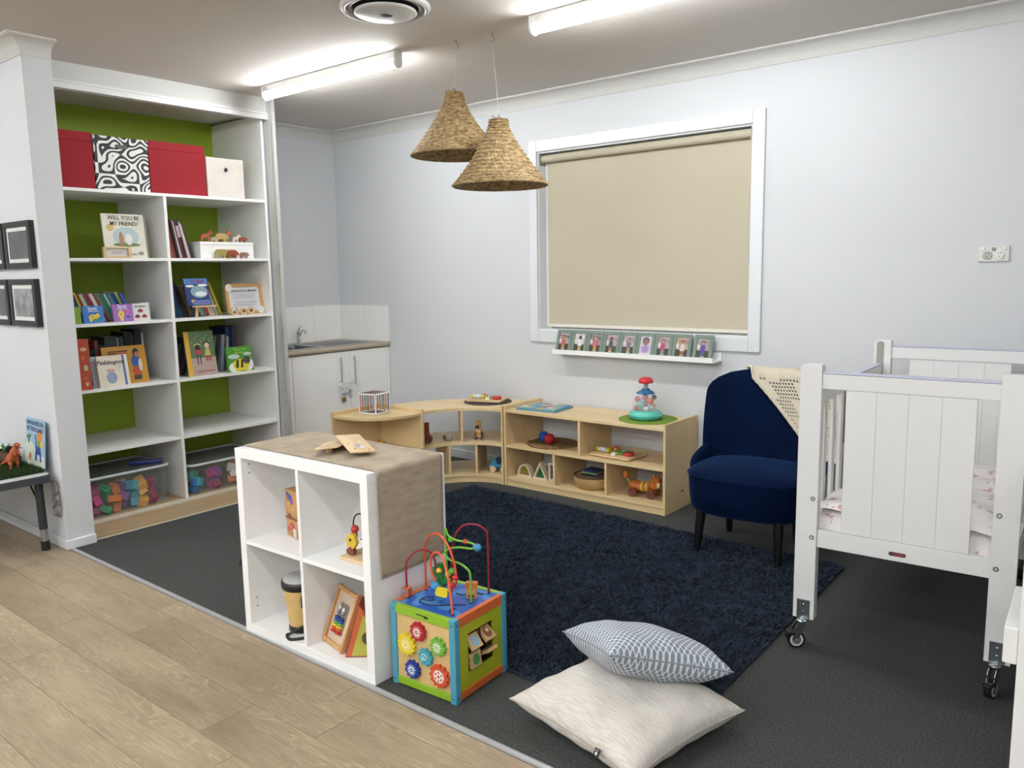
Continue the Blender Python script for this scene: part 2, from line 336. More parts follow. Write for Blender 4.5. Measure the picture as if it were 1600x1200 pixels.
# round ceiling vent
v = thing('ceiling_vent', 'round white air diffuser set in the ceiling', 'air vent', (2.773, -1.912, H))
m = M(); m.lathe([(.176, -.004), (.180, -.020), (.192, -.022), (.203, -.010), (.203, 0)], 48, cap=False); ob('outer_ring', m, mat('vent_white', 'c9c7c2', .4), v)
m = M(); m.lathe([(.150, -.002), (.153, -.012), (.170, -.012), (.176, -.003), (.176, 0)], 48, cap=False); ob('middle_ring', m, mat('vent_grey', '8f8a84', .5), v)
m = M(); m.lathe([(.140, -.024), (.142, -.030), (.132, -.036), (.06, -.040), (.001, -.040)], 40, cap=False); m.lathe([(.03, 0), (.03, -.040)], 12); ob('centre_dish', m, mat('vent_white', 'c9c7c2', .4), v)
m = M(); m.lathe([(.001, -.0015), (.165, -.0015)], 40, cap=False); ob('throat', m, mat('vent_dark', '2c2a29', .9), v)
# ceiling hooks and pendants
def hook(x, y, label):
    m = M(); pts = [(0, 0, 0), (0, 0, -.012)]+[(.014*math.sin(R(a)), 0, -.026+.014*math.cos(R(a))) for a in range(0, 250, 25)]
    m.tube(pts, .0014, 6); m.lathe([(.005, -.002), (.005, 0)], 10)
    o = ob('ceiling_hook', m, mat('hook_metal', '6e6a62', .4, .8)); o.location = (x, y, H); tag(o, label, 'hook', 'ceiling hooks above the pendants')
hook(2.640, -1.300, 'small metal screw hook in the ceiling above the left straw pendant')
hook(2.860, -1.270, 'small metal screw hook in the ceiling above the right straw pendant')
def pendant(loc, tip, label, seed, tilt):
    random.seed(seed)
    t = thing('pendant_shade', label, 'lampshade', loc, seed*40, 'woven straw pendants')
    prof = [(.236, 0), (.220, .018), (.196, .047), (.166, .085), (.137, .124), (.110, .163), (.086, .202), (.066, .238), (.051, .268), (.044, .29), (.042, .318)]
    def pr(t_):
        q = t_*(len(prof)-1); i = min(int(q), len(prof)-2); f = q-i
        return prof[i][0]*(1-f)+prof[i+1][0]*f, prof[i][1]*(1-f)+prof[i+1][1]*f
    coils = 19
    def out(u, v_):
        r, z = pr(v_); a = 2*math.pi*u; ph = v_*coils+u
        rope = abs(math.sin(math.pi*ph)); br = math.sin(a*int(30+r*160)*1.0+3.1*math.floor(ph))
        jit = .003*math.sin(a*3+seed+v_*6)
        rr = r+.0065*rope**.7+.0028*br*rope+jit
        return (rr*math.cos(a), rr*math.sin(a), z+.0012*br)
    m = M(); m.grid(out, 230, 114); m.grid(lambda u, v_: ((pr(v_)[0]-.006)*math.cos(-2*math.pi*u), (pr(v_)[0]-.006)*math.sin(-2*math.pi*u), pr(v_)[1]), 48, 20)
    m.tube([(.235*math.cos(a*math.pi/40), .235*math.sin(a*math.pi/40), 0) for a in range(80)], .006, 6, closed=True)
    m.lathe([(.043, .316), (.02, .322), (.001, .322)], 20, cap=False)
    ob('woven_cone', m, STRAW, t)
    m = M(); m.tube([(-.014, 0, .318), (0, 0, .342), (.014, 0, .318)], .0018, 6); m.tube([(-.014, 0, .32), (-.03, .005, .333), (-.045, .0, .326)], .0012, 5)
    ob('wire_loop', m, mat('twine', '4a3a26', .8), t)
    w_ = Vector(tip)-Vector(loc); c_, s_ = math.cos(-R(seed*40)), math.sin(-R(seed*40)); w_ = Vector((w_.x*c_-w_.y*s_, w_.x*s_+w_.y*c_, w_.z))
    m = M().tube([(0, 0, .342), tuple(w_)], .0008, 5); ob('nylon_cord', m, mat('nylon', 'd8d8d8', .3), t)
    return t
pendant((2.634, -1.318, 2.062), (2.640, -1.300, H-.038), 'woven straw cone pendant, the higher left one, hanging from the ceiling', 1, 0)
pendant((2.990, -1.385, 1.872), (2.862, -1.270, H-.038), 'woven straw cone pendant, the lower right one, in front of the window edge', 2, 0)
# double power point
s = thing('power_outlet', 'white double power point on the wall above the cots', 'power point', (4.950, -.0005, 1.4905))
ob('plate', M().box(-.066, -.012, -.038, .066, 0, .038), mat('outlet_white', 'd9d9d4', .35), s, bev=.004)
for q, cx in enumerate((-.026, .026)):
    m = M(); m.T = Matrix.Rotation(R(90), 4, 'X'); m.lathe([(.021, .012), (.0205, .017), (.016, .0175), (.001, .0175)], 24, cap=False, c=(cx, -.008)); ob('socket_cover', m, mat('outlet_grey' if q == 0 else 'outlet_white2', 'b5b2aa' if q == 0 else 'e4e4de', .4), s)
    m = M()
    for dx, dz, a in ((-.006, .002, 25), (.006, .002, -25), (0, -.014, 0)):
        m.T = Matrix.Translation((cx+dx, -.0178, dz)) @ Matrix.Rotation(R(a), 4, 'Y'); m.box(-.0012, -.001, -.004, .0012, .001, .004)
    ob('slot', m, DARK, s)
for cx in (-.047, .047): ob('rocker_switch', M().box(cx-.008, -.017, .016, cx+.008, -.011, .031), mat('outlet_white2', 'e4e4de', .4), s, bev=.002)
ob('centre_disc', M().box(-.008, -.0135, .012, .01, -.0118, .03), mat('grey_print2', '8f8f8c'), s, bev=.002)
# ================================================================ BUILT-IN SHELVING
SF, SB = .74, .133           # shelf front plane and back
ZS = [1.965, 1.568, 1.187, .800, .430]
sh = thing('built_in_shelving', 'tall white built-in shelving with green back in the wardrobe recess', 'shelving', (0, 0, 0))
bx('back_panel', .120, -2.66, .0, .133, -1.195, 2.545, GREENB, sh)
bx('side_panel', SB, -1.213, .0, SF, -1.195, 2.53, WHITE, sh, .001)
bx('side_panel', SB, Y2+.001, .0, SF, Y2+.018, 2.53, WHITE, sh, .001)
bx('divider', SB, -1.942, .0, SF-.002, -1.922, 1.947, WHITE, sh, .001)
bx('shelf', SB, -2.658, 1.947, SF, -1.213, 1.965, WHITE, sh, .001)
for z in ZS[1:]:
    bx('shelf', SB, -2.658, z-.018, SF, -1.942, z, WHITE, sh, .001); bx('shelf', SB, -1.922, z-.018, SF, -1.213, z, WHITE, sh, .001)
bx('bottom_board', SB, -2.658, .0, SF, -1.942, .02, STRIPW, sh); bx('bottom_board', SB, -1.922, .0, SF, -1.213, .02, STRIPW, sh)
bx('edge_strip', SF, -2.67, -.001, SF+.012, -1.195, .022, mat('pale_strip', 'd8d4c6', .4), sh, .002)
m = M()
for zz in range(8, 190, 4):
    for yy in (-1.2135, -1.9425):
        m.box(SF-.06, yy-.0004, zz/100, SF-.056, yy+.0004, zz/100+.004)
tag(ob('shelf_pin_holes', m, mat('hole_grey', '9a9a98'), sh), kind='stuff')
def cbox(name, label, cat, y0, y1, z, h, d, mats, xf=.70, group=None):     # storage box facing the room
    t = thing(name, label, cat, (xf, (y0+y1)/2, z), 90, group); return t, (y1-y0)/2, h, d
REDF = mat('red_fabric', '93101f', .8, bump=.2, bscale=400)
t, a, h, d = cbox('storage_box', 'plain red fabric storage box at the left end of the top shelf', 'box', -2.645, -2.327, 1.9655, .322, .38, None, group='red boxes on the top shelf')
ob('body', M().box(-a, 0, 0, a, d, h-.0505), REDF, t, bev=.002); ob('lid', M().box(-a, 0, h-.05, a, d, h), REDF, t, bev=.002)
t, a, h, d = cbox('storage_box', 'plain red fabric storage box right of the black and white one', 'box', -1.993, -1.620, 1.9655, .318, .38, None, group='red boxes on the top shelf')
ob('body', M().box(-a, 0, 0, a, d, h-.0505), REDF, t, bev=.002); ob('lid', M().box(-a, 0, h-.05, a, d, h), REDF, t, bev=.002)
def maze(nt, rp):
    rp.color_ramp.elements[0].position = .47; rp.color_ramp.elements[1].position = .53
    tc = nt.nodes.new('ShaderNodeTexCoord'); nz = nt.nodes.new('ShaderNodeTexNoise'); nz.inputs['Scale'].default_value = 10.5; nz.inputs['Detail'].default_value = 0
    ma = nt.nodes.new('ShaderNodeMath'); ma.operation = 'MULTIPLY'; ma.inputs[1].default_value = 44
    sn = nt.nodes.new('ShaderNodeMath'); sn.operation = 'SINE'; mr = nt.nodes.new('ShaderNodeMapRange'); mr.inputs[1].default_value = -1
    nt.links.new(tc.outputs['Object'], nz.inputs['Vector']); nt.links.new(nz.outputs[0], ma.inputs[0]); nt.links.new(ma.outputs[0], sn.inputs[0]); nt.links.new(sn.outputs[0], mr.inputs[0]); return mr.outputs[0]
MAZE = mixmat('squiggle_print', '2e3236', 'e6e4e0', maze, .7)
t, a, h, d = cbox('storage_box', 'black and white squiggle patterned storage box between the red boxes', 'box', -2.322, -2.000, 1.9655, .312, .38, None, xf=.705)
ob('body', M().box(-a, 0, 0, a, d, h-.05), MAZE, t, bev=.003); ob('lid', M().box(-a-.002, -.003, h-.05, a+.002, d+.002, h), MAZE, t, bev=.003)
ob('handle_slot', M().box(-.035, -.005, h-.065, .035, 0.0, h-.043), BLACK, t, bev=.002)
t, a, h, d = cbox('storage_box', 'cream fabric cube box with metal eyelet at the right end of the top shelf', 'box', -1.612, -1.338, 1.9655, .258, .27, None)
ob('body', M().box(-a, 0, 0, a, d, h), mat('cream_fabric', 'd5cfc6', .85, var=.08, vscale=8, bump=.3, bscale=12), t, bev=.006)
m = M(); m.T = Matrix.Translation((0, -.001, h-.075)) @ Matrix.Rotation(R(90), 4, 'X'); m.lathe([(.016, 0), (.017, .003), (.012, .004)], 20, cap=False); ob('eyelet', m, CHROME, t)
m = M(); m.T = Matrix.Translation((0, -.0015, h-.075)) @ Matrix.Rotation(R(90), 4, 'X'); m.lathe([(.001, .0), (.0125, .0)], 20, cap=False); ob('eyelet_hole', m, BLACK, t)
# -------- books
PAGES = mat('book_pages', 'd8d2c2', .8)
def spine_book(name, label, y, z, th, hh, dd, col, lean=0, xf=.62, group=None, band=None):
    # spine faces the room; lean>0 = top to the right
    m = M(); m.box(0, 0, 0, th, .003, hh, 0).box(0, .003, 0, .0022, dd, hh, 0).box(th-.0022, .003, 0, th, dd, hh, 0).box(.0022, .003, .003, th-.0022, dd-.003, hh-.003, 1)
    if band: m.box(.0005, -.0004, hh*.55, th-.0005, 0, hh*.85, 2)
    m.v = [(x-(th if lean > 0 else 0), yy, zz) for x, yy, zz in m.v]
    o = ob(name, m, [flat(col, .45), PAGES]+([flat(band, .5)] if band else []))
    o.location = (xf, y, z+.0005); o.rotation_euler = (0, R(lean), R(90)); tag(o, label, 'book', group); return o
ORD = ['first', 'second', 'third', 'fourth', 'fifth', 'sixth', 'seventh', 'eighth', 'ninth', 'tenth', 'eleventh', 'twelfth', 'thirteenth', 'fourteenth', 'fifteenth', 'sixteenth', 'seventeenth', 'eighteenth', 'nineteenth', 'twentieth', 'twenty-first', 'twenty-second']
def brow(y, z, specs, where, group, dd=.2, xf=.62, y1=None):
    if y1 is not None:
        tot = sum(s_[2]/math.cos(R(s_[4]))+.001 for s_ in specs); k_ = (y1-y)/tot; specs = [(s_[0], s_[1], s_[2]*k_)+tuple(s_[3:]) for s_ in specs]
    for i, s_ in enumerate(specs):
        col, cn, th, hh, lean = s_[:5]; band = s_[5] if len(s_) > 5 else None
        if lean > 0: y += th/math.cos(R(lean))
        spine_book('book', '%s book, %s %s' % (cn, ORD[i], where), y, z, th, hh, dd, col, lean, xf+random.uniform(-.012, .012), group, band)
        y += (.001 if lean > 0 else th/math.cos(R(lean))+.001)
brow(-1.905, 1.568, [('4d5a68', 'blue grey', .016, .20, -3, 'a9b4c0'), ('8c5a34', 'tan', .010, .235, -5), ('5a6a64', 'sage grey', .014, .245, -7), ('8e4038', 'brick red', .018, .225, -9), ('2a2c30', 'black', .010, .245, -10), ('c4c0b8', 'ivory', .008, .24, -11), ('7a2c3c', 'maroon', .010, .235, -11.5), ('1c1e28', 'black topped silver', .022, .245, -12, 'a8acb4'), ('b890a0', 'pale pink', .007, .235, -12.5), ('d0b48c', 'cream', .008, .225, -13.5), ('3a3450', 'dark purple', .007, .225, -14), ('1a2038', 'dark navy', .012, .225, -15)],
     'from left in the row left of the white animal box', 'books left of the white box', xf=.66, y1=-1.715)
brow(-2.575, 1.187, [('8a8f88', 'grey', .014, .2, -8), ('6a736c', 'dull green', .012, .215, -9), ('b8b4a8', 'light grey', .010, .185, -12), ('a8a698', 'stone', .010, .19, -14), ('5d5a48', 'khaki', .012, .18, -15), ('241c1e', 'black', .022, .2, -14), ('24508c', 'bright blue', .014, .19, -17), ('18253c', 'dark blue', .010, .175, -17), ('c9b040', 'yellow', .013, .185, -20), ('a85c30', 'orange brown', .010, .175, -21), ('c0b898', 'cream', .012, .18, -22), ('4c5c6c', 'slate', .010, .185, -22), ('a83040', 'crimson', .014, .18, -23), ('d0c8c4', 'white', .012, .185, -24), ('7a4038', 'rust', .012, .18, -25), ('6c6458', 'taupe', .012, .175, -25), ('1c6c50', 'emerald green', .020, .18, -25), ('b8c4b8', 'pale mint', .010, .182, -25), ('3c7884', 'teal', .014, .18, -25), ('1c3c80', 'royal blue', .012, .18, -24), ('94a85c', 'light green', .012, .19, -24), ('2c4ca0', 'cobalt blue', .012, .185, -24)],
     'from left in the row behind the blue board book', 'books behind the board books', dd=.17, xf=.60, y1=-2.10)
brow(-1.915, 1.187, [('b4a0c4', 'lilac', .014, .115, 0), ('40305c', 'purple', .010, .18, -2), ('30343c', 'charcoal', .010, .19, -5), ('6c6830', 'olive gold', .012, .20, -9), ('245078', 'blue', .012, .215, -15), ('1c5868', 'petrol', .008, .225, -16), ('28406c', 'indigo', .014, .225, -17), ('141a24', 'black', .014, .23, -17), ('284838', 'dark green', .010, .22, -18), ('5c4830', 'brown', .016, .215, -18), ('383c48', 'steel grey', .022, .21, -18), ('6c5c50', 'taupe', .016, .215, -19), ('7c8478', 'sage', .014, .2, -19), ('3c6c58', 'green', .012, .215, -20), ('982438', 'crimson', .016, .22, -20), ('c8c0b0', 'ivory', .008, .22, -20), ('60644c', 'moss', .012, .225, -20), ('8c9490', 'silver grey', .010, .21, -20), ('a8a088', 'sand', .012, .225, -21), ('a09030', 'mustard', .012, .235, -20)],
     'from left in the leaning row behind the easel', 'books behind the easel', dd=.2, xf=.60, y1=-1.50)
brow(-2.47, .80, [('6c3434', 'dark red', .012, .2, 0), ('5c5430', 'olive', .014, .22, 1), ('4c4434', 'umber', .010, .22, 0), ('282c30', 'black', .018, .225, 0), ('9ca0a4', 'light grey', .010, .22, 1), ('30323c', 'charcoal', .02, .215, 0), ('884438', 'rust topped', .014, .27, 0), ('24282c', 'black', .03, .24, 0), ('404448', 'dark grey', .05, .29, 0), ('8c9498', 'silver', .008, .28, 0), ('1c3438', 'dark teal', .01, .285, 0), ('5c8080', 'grey green', .008, .285, 0), ('101214', 'black', .035, .31, 0), ('70787c', 'mid grey', .007, .29, 0), ('14161a', 'black', .03, .325, 0), ('c0c8c8', 'white', .012, .30, 0)],
     'from left in the row behind the mustard picture book', 'books behind the yellow cover', dd=.18, xf=.52, y1=-2.02)
brow(-1.912, .80, [('30343c', 'charcoal', .012, .20, 18), ('5c6068', 'grey', .006, .22, 19), ('382c30', 'dark brown', .012, .24, 20), ('2c3440', 'slate blue', .012, .25, 20), ('70343c', 'maroon', .006, .24, 20), ('24262c', 'black', .016, .25, 20)],
     'from left in the row left of the rain book', 'books left of the rain picture book', dd=.2, xf=.58, y1=-1.80)
brow(-1.66, .80, [('3c3c3c', 'dark grey', .014, .245, 14), ('6c3030', 'dark red', .012, .25, 13), ('7c7c74', 'pebble grey', .012, .25, 12), ('242c34', 'black', .012, .255, 11), ('4c5c3c', 'olive green', .008, .255, 9), ('a0a090', 'ivory', .008, .25, 8), ('8c94a8', 'lavender grey', .012, .25, 6), ('34404c', 'slate', .012, .25, 5), ('9c9c94', 'stone', .010, .235, 3), ('182c54', 'navy', .020, .30, 0), ('142448', 'midnight blue', .020, .305, 0), ('7c3430', 'brick', .010, .275, 0)],
     'from left in the row behind the bee book', 'books behind the bee book', dd=.2, xf=.56, y1=-1.36)
def face(name, label, cat, y, z, wd, hh, th, cover, lean=8, yaw=0, xf=.69, shapes=(), cols=(), edge=None, group=None):
    t = thing(name, label, cat, (xf, y, z+.0005), 90+yaw, group, rx=-lean)
    cm = flat(cover, .4)
    m = M().box(0, 0, 0, wd, .002, hh).box(0, th-.002, 0, wd, th, hh).box(0, .002, 0, .002, th-.002, hh); ob('cover', m, cm, t)
    ob('page_block', M().box(.002, .002, .002, wd-.002, th-.002, hh-.002), flat(edge, .7) if edge else PAGES, t)
    if shapes: decal('cover_print', shapes, [flat(c_, .4) for c_ in cols], t)
    return t
INK = flat('2c2a2c', .6)
t = face('picture_book', 'cream picture book WILL YOU BE MY FRIEND standing face-out', 'book', -2.285, 1.568, .255, .268, .012, 'd8d4c4', lean=6, xf=.665,
         shapes=[(ell(.135, .13, .08, .06), 0), (ell(.135, .082, .085, .012), 1), (ell(.045, .185, .022), 2), (ell(.105, .115, .014, .045), 3), (ell(.15, .115, .022, .035), 4), (rect(.15, .02, .19, .028), 5), (ell(.215, .03, .018, .012), 5)],
         cols=['a9bcc0', '6a7c48', 'c8ab62', 'a5734c', 'dedad0', '8a8880'])
text('WILL YOU BE\nMY FRIEND?', .035, .132, -.002, .226, INK, t, sx=.92, bold=.0002)
face('picture_book', 'second cream book half hidden behind the friend picture book', 'book', -2.245, 1.568, .262, .262, .016, 'cdc9bc', lean=5, xf=.60)
t = thing('photo_block', 'small wooden block frame in front of the friend book', 'photo block', (.725, -2.325, 1.5685), 86)
m = M(); m.box(0, 0, 0, .158, .025, .010).box(0, 0, .056, .158, .025, .066).box(0, 0, .01, .016, .025, .056).box(.142, 0, .01, .158, .025, .056); ob('wood_frame', m, PINE, t, bev=.001)
ob('card', M().box(.016, .012, .01, .142, .016, .056), flat('d4d2cc', .6), t)
decal('card_print', [(rect(.05, .036, .11, .038), 0), (rect(.045, .03, .115, .032), 0), (rect(.055, .024, .10, .026), 0)], [flat('8a8a88')], t, y=.0115)
# white animal box with wooden animals
t = thing('animal_box', 'white wooden box with toy animals standing on it', 'box', (.70, -1.695, 1.5685), 90)
ob('box_body', M().box(0, 0, 0, .395, .22, .088), WHITE2, t, bev=.002); ob('box_lid', M().box(-.002, -.002, .089, .397, .222, .108), WHITE2, t, bev=.002)
def animal(pts, x, y, z, sc, col, label, kind='wooden_animal', th=.014, parent=None, rz=90):
    m = M().prismy([(a*sc, b*sc) for a, b in pts], -th/2, th/2); o = ob(kind, m, mat('toy_wood_'+col, col, .6, var=.12, vscale=30), parent, bev=.0012)
    o.location = (x, y, z); o.rotation_euler = (0, 0, R(rz))
    if label: tag(o, label, 'toy animal', 'flat wooden animals')
    return o
HORSE = [(0, 0), (.1, 0), (.12, .3), (.5, .3), (.5, 0), (.6, 0), (.64, .38), (.72, .6), (.95, .55), (1, .68), (.82, .85), (.72, .95), (.66, .82), (.5, .62), (.12, .6), (-.02, .5), (-.08, .2)]
BEAR = [(0, 0), (.16, 0), (.2, .2), (.6, .2), (.62, 0), (.78, 0), (.82, .25), (1, .25), (1.02, .38), (.88, .52), (.78, .6), (.5, .62), (.15, .6), (0, .45)]
for i, (yy, sc, col, P_, nm) in enumerate([(-1.66, .085, 'a0563a', HORSE, 'reddish brown wooden horse, left on top of the white box'), (-1.60, .05, 'b09a84', BEAR, 'small grey wooden animal beside the reddish horse'), (-1.555, .095, 'b39a5c', BEAR, 'olive wooden bear in the middle on the white box'), (-1.50, .09, 'b8704c', HORSE, 'brown wooden horse behind the olive bear'), (-1.43, .06, 'ddd0c0', HORSE, 'pale wooden animal on the white box'), (-1.375, .06, '904838', BEAR, 'dark red wooden animal, right on the white box')]):
    animal(P_, (.66, .67, .655, .62, .665, .65)[i], yy, 1.6770, sc, col, nm)
for i, (yy, sc, col, P_, nm) in enumerate([(-1.605, .095, 'a89a58', BEAR, 'olive wooden bear standing in front of the white box'), (-1.52, .085, '9a4c2c', BEAR, 'red-brown wooden bear in front of the white box'), (-1.42, .065, '98705c', BEAR, 'small grey-brown animal, right in front of the white box'), (-1.53, .10, 'd8b8a8', BEAR, 'pink wooden animal behind the red-brown bear')]):
    animal(P_, (.722, .728, .725, .708)[i], yy, 1.5685, sc, col, nm, th=.010)
# row 3 left board books
face('board_book', 'lime green board book at the left end, half hidden by the wall', 'book', -2.56, 1.187, .085, .10, .014, '7c9a2c', lean=4, xf=.70)
t = face('board_book', 'bright blue board book with a yellow shape, face-out on the shelf', 'book', -2.462, 1.187, .118, .103, .016, '2e72b8', lean=8, xf=.705, shapes=[(ell(.055, .036, .026, .016), 0), (ell(.082, .045, .013), 0), (ell(.04, .022, .008, .014), 0), (ell(.07, .02, .02, .007), 1), (ell(.05, .038, .004), 2)], cols=['dcbc48', '4a8a50', '302c20'])
text('Spot', .03, .055, -.002, .087, flat('e8ecf0'), t, bold=.0003); decal('print_lines', [(rect(.03, .068, .09, .072), 0)], [flat('d8dce4')], t, y=-.003)
t = face('board_book', 'purple board book with yellow and pink shapes beside the blue one', 'book', -2.290, 1.187, .122, .107, .016, '9868b4', lean=8, xf=.705, shapes=[(ell(.048, .045, .018, .024), 0), (ell(.05, .02, .01, .018), 0), (ell(.085, .058, .018, .012), 1), (ell(.09, .028, .014, .006), 2), (ell(.048, .045, .004), 3)], cols=['dcc450', 'c05c94', '4c4898', '302c20'])
text('Spot', .03, .058, -.002, .092, flat('e8e4f0'), t, bold=.0003); decal('print_lines', [(rect(.025, .073, .09, .077), 0)], [flat('d8d4e4')], t, y=-.003)
t = face('board_book', 'white numbers board book with red half circles', 'book', -2.163, 1.187, .098, .106, .016, 'd8d8d6', lean=6, xf=.69, shapes=[(ell(.048, .052, .017, .02, 14, 0, 180), 0), (ell(.026, .018, .017, .02, 14, 0, 180), 0), (ell(.07, .018, .017, .02, 14, 0, 180), 0), (ell(.048, .055, .007), 1), (ell(.026, .021, .007), 1), (ell(.07, .021, .007), 1)], cols=['6c2030', 'b84458'])
text('numbers', .021, .048, -.002, .088, flat('48484a'), t, bold=.0002)
face('board_book', 'grey-white board book half hidden right of the numbers book', 'book', -2.10, 1.187, .06, .108, .016, 'cfcfcb', lean=6, xf=.66, shapes=[(ell(.045, .05, .006, .018), 0)], cols=['7c7c7c'])
# easel with the whale book
t = thing('book_easel', 'small wooden easel holding the whale picture book', 'easel', (.70, -1.775, 1.1875), 90)
m = M(); m.T = Matrix.Rotation(R(0), 4, 'Z')
def strut(m, a, b, w_): m.cyl(a, b, w_, w_*.9, 6, sm=False)
m = M(); strut(m, (.012, -.012, 0), (.045, .02, .15), .007); ob('leg', m, PINE, t)
m = M(); strut(m, (.138, -.012, 0), (.105, .02, .15), .007); ob('leg', m, PINE, t)
m = M(); strut(m, (.075, .085, 0), (.075, .02, .15), .006); ob('leg', m, PINE, t)
ob('ledge', M().box(-.004, -.030, .064, .154, .0, .076), PINE, t, bev=.001)
t = face('picture_book', 'dark blue whale picture book resting on the small easel', 'book', -1.815, 1.264, .162, .178, .008, '1e3670', lean=12, xf=.712, shapes=[(rect(.0, .14, .162, .178), 0), (ell(.095, .09, .06, .042), 1), (ell(.105, .075, .042, .017), 2), (ell(.035, .128, .03, .008), 3), (ell(.125, .132, .035, .008), 3), (ell(.045, .028, .018, .012), 4), (rect(.04, .004, .155, .034), 5)], cols=['4a78b8', '7c98a4', 'd4dce0', 'e4e4e0', 'd89c34', '5a80c0'])
text('The Snail', .026, .09, -.003, .158, flat('a83450'), t, bold=.0002); text('the Whale', .022, .098, -.003, .019, flat('8c3c80'), t, bold=.0002)
t = thing('library_sign', 'wooden frame holding a printed PRESCHOOL LIBRARY notice', 'framed notice', (.665, -1.500, 1.1875), 90, rx=-8)
m = M(); o_ = rrect(0, 0, .285, .212, .03)
n = len(o_); i_ = rrect(.022, .022, .263, .190, .016)
m.add([(x, 0, z) for x, z in o_]+[(x, .016, z) for x, z in o_]+[(x, 0, z) for x, z in i_]+[(x, .016, z) for x, z in i_],
      [(j, (j+1) % n, 2*n+(j+1) % n, 2*n+j) for j in range(n)]+[(n+j, j, 2*n+j, 3*n+j)[::1] if 0 else (j, n+j, n+(j+1) % n, (j+1) % n) for j in range(n)]+[(2*n+j, 2*n+(j+1) % n, 3*n+(j+1) % n, 3*n+j) for j in range(n)]+[(n+j, 3*n+j, 3*n+(j+1) % n, n+(j+1) % n) for j in range(n)])
ob('wood_frame', m, mat('honey_wood', 'c89a5c', .45, var=.15, vscale=10), t, fix=True)
ob('paper', M().box(.018, .006, .018, .267, .009, .194), flat('d2d2d8', .7), t)
decal('tape_corner', [(ell(.028, .184, .026), 0), (ell(.257, .028, .026), 0)], [flat('dad8d2')], t, y=-.001)
text('PRESCHOOL LIBRARY', .0215, .143, .005, .162, INK, t, bold=.0004)
decal('text_lines', [(rect(.045+(.006*(i % 3)), zz, .245-(.01*(i % 4)), zz+.0022), 0) for i, zz in enumerate((.140, .130, .120, .110, .088, .080, .068, .060))], [flat('82828a')], t, y=.0055)
for i, (yy, rr, lb) in enumerate([(-1.488, .028, 'wooden disc with a round mirror in front of the library notice'), (-1.420, .024, 'small wooden animal disc, middle one before the library notice'), (-1.365, .026, 'small wooden animal disc, right one before the library notice')]):
    t = thing('wooden_disc', lb, 'toy', (.722, yy, 1.1875+rr), 90)
    m = M(); m.T = Matrix.Rotation(R(90), 4, 'X'); m.lathe([(rr, -.006), (rr, .006)], 22); ob('disc', m, PINE, t, bev=.001)
    if i == 0:
        m = M(); m.T = Matrix.Rotation(R(90), 4, 'X'); m.lathe([(rr*.72, .006), (rr*.66, .009), (.001, .0095)], 20, cap=False); ob('mirror', m, mat('toy_mirror', 'd4d8dc', .15, .9), t)
    else: decal('burnt_mark', [(ell(0, 0, .013, .008), 0), (ell(.004, .006, .006), 0)], [flat('6c4834')], t, y=-.0065)
# row 4
t = face('board_book', 'tall orange-red book at the left end of the fourth shelf', 'book', -2.60, .80, .145, .30, .02, 'b8492a', lean=3, xf=.69, yaw=-18, shapes=[(ell(.115, .24, .018, .012), 0), (ell(.11, .19, .010), 1), (ell(.12, .13, .012, .018), 2), (ell(.115, .07, .010), 1), (ell(.12, .035, .009, .014), 0)], cols=['d8b080', 'c86c40', 'b8c0a0'])
t = face('picture_book', 'mustard yellow picture book with small printed figures, face-out', 'book', -2.345, .80, .268, .235, .010, 'bd8a2c', lean=9, xf=.655, shapes=[(ell(.20, .135, .028, .045), 0), (ell(.205, .19, .020, .026), 1), (ell(.21, .178, .015, .018), 2), (ell(.20, .075, .030, .03), 3), (rect(.175, .02, .225, .05), 4), (ell(.225, .11, .012, .04), 5), (rect(.045, .178, .14, .181), 6)], cols=['34589c', '2c2020', 'a87454', 'b4492c', '4c4038', 'd0c8b8', '7c4c24'])
decal('print_lines', [(rect(.035, .200, .155, .208), 0), (rect(.035, .186, .09, .194), 0), (rect(.095, .184, .15, .193), 1)], [flat('6c3c20'), flat('b04838')], t, y=-.004)
t = face('board_book', 'cream board book with handwritten style title and blue edge strip', 'book', -2.405, .80, .182, .190, .018, 'ddd4c0', lean=10, xf=.712, shapes=[(rect(.150, .004, .163, .187), 0), (ell(.075, .055, .032, .036), 1), (ell(.073, .098, .026, .012), 2), (rect(.115, .12, .138, .122), 3), (rect(.115, .11, .138, .112), 3)], cols=['4a64a4', '8f9db8', 'c8a0a0', '98948c'])
text('Paddington', .036, .078, -.0025, .148, flat('28324c'), t, shear=.15, bold=.0003)
face('board_book', 'thin white and blue book half hidden behind the cream board book', 'book', -2.425, .80, .19, .186, .012, 'c3cbd8', lean=9, xf=.67)
t = face('picture_book', 'green and pink picture book of two children in the rain', 'book', -1.83, .80, .208, .295, .010, '5c7850', lean=8, xf=.69, shapes=[(rect(0, 0, .208, .118), 0), (rect(0, 0, .032, .295), 1), (ell(.085, .198, .024, .016), 2), (ell(.085, .188, .021, .019), 3), (rect(.066, .14, .106, .172), 4), (rect(.072, .075, .079, .14), 5), (rect(.094, .075, .101, .14), 5), (ell(.152, .205, .024, .02), 5), (ell(.152, .198, .018, .018), 6), ([(.13, .13), (.175, .13), (.165, .178), (.14, .178)], 7), (rect(.137, .095, .150, .13), 4), (rect(.157, .095, .170, .13), 4)]+[(ell(.05+.021*i, .245+.02*((i*7) % 3-1), .0022, .007, 8), 8) for i in range(8)], cols=['b09c92', 'd8a83c', 'c8bc84', '3c2c2c', 'b83c44', '302c34', 'dcc4b4', 'c8b46c', 'c8d0c4'])
decal('print_lines', [(rect(.06, .028, .19, .033), 0), (rect(.06, .018, .12, .021), 0)], [flat('a06850')], t, y=-.004)
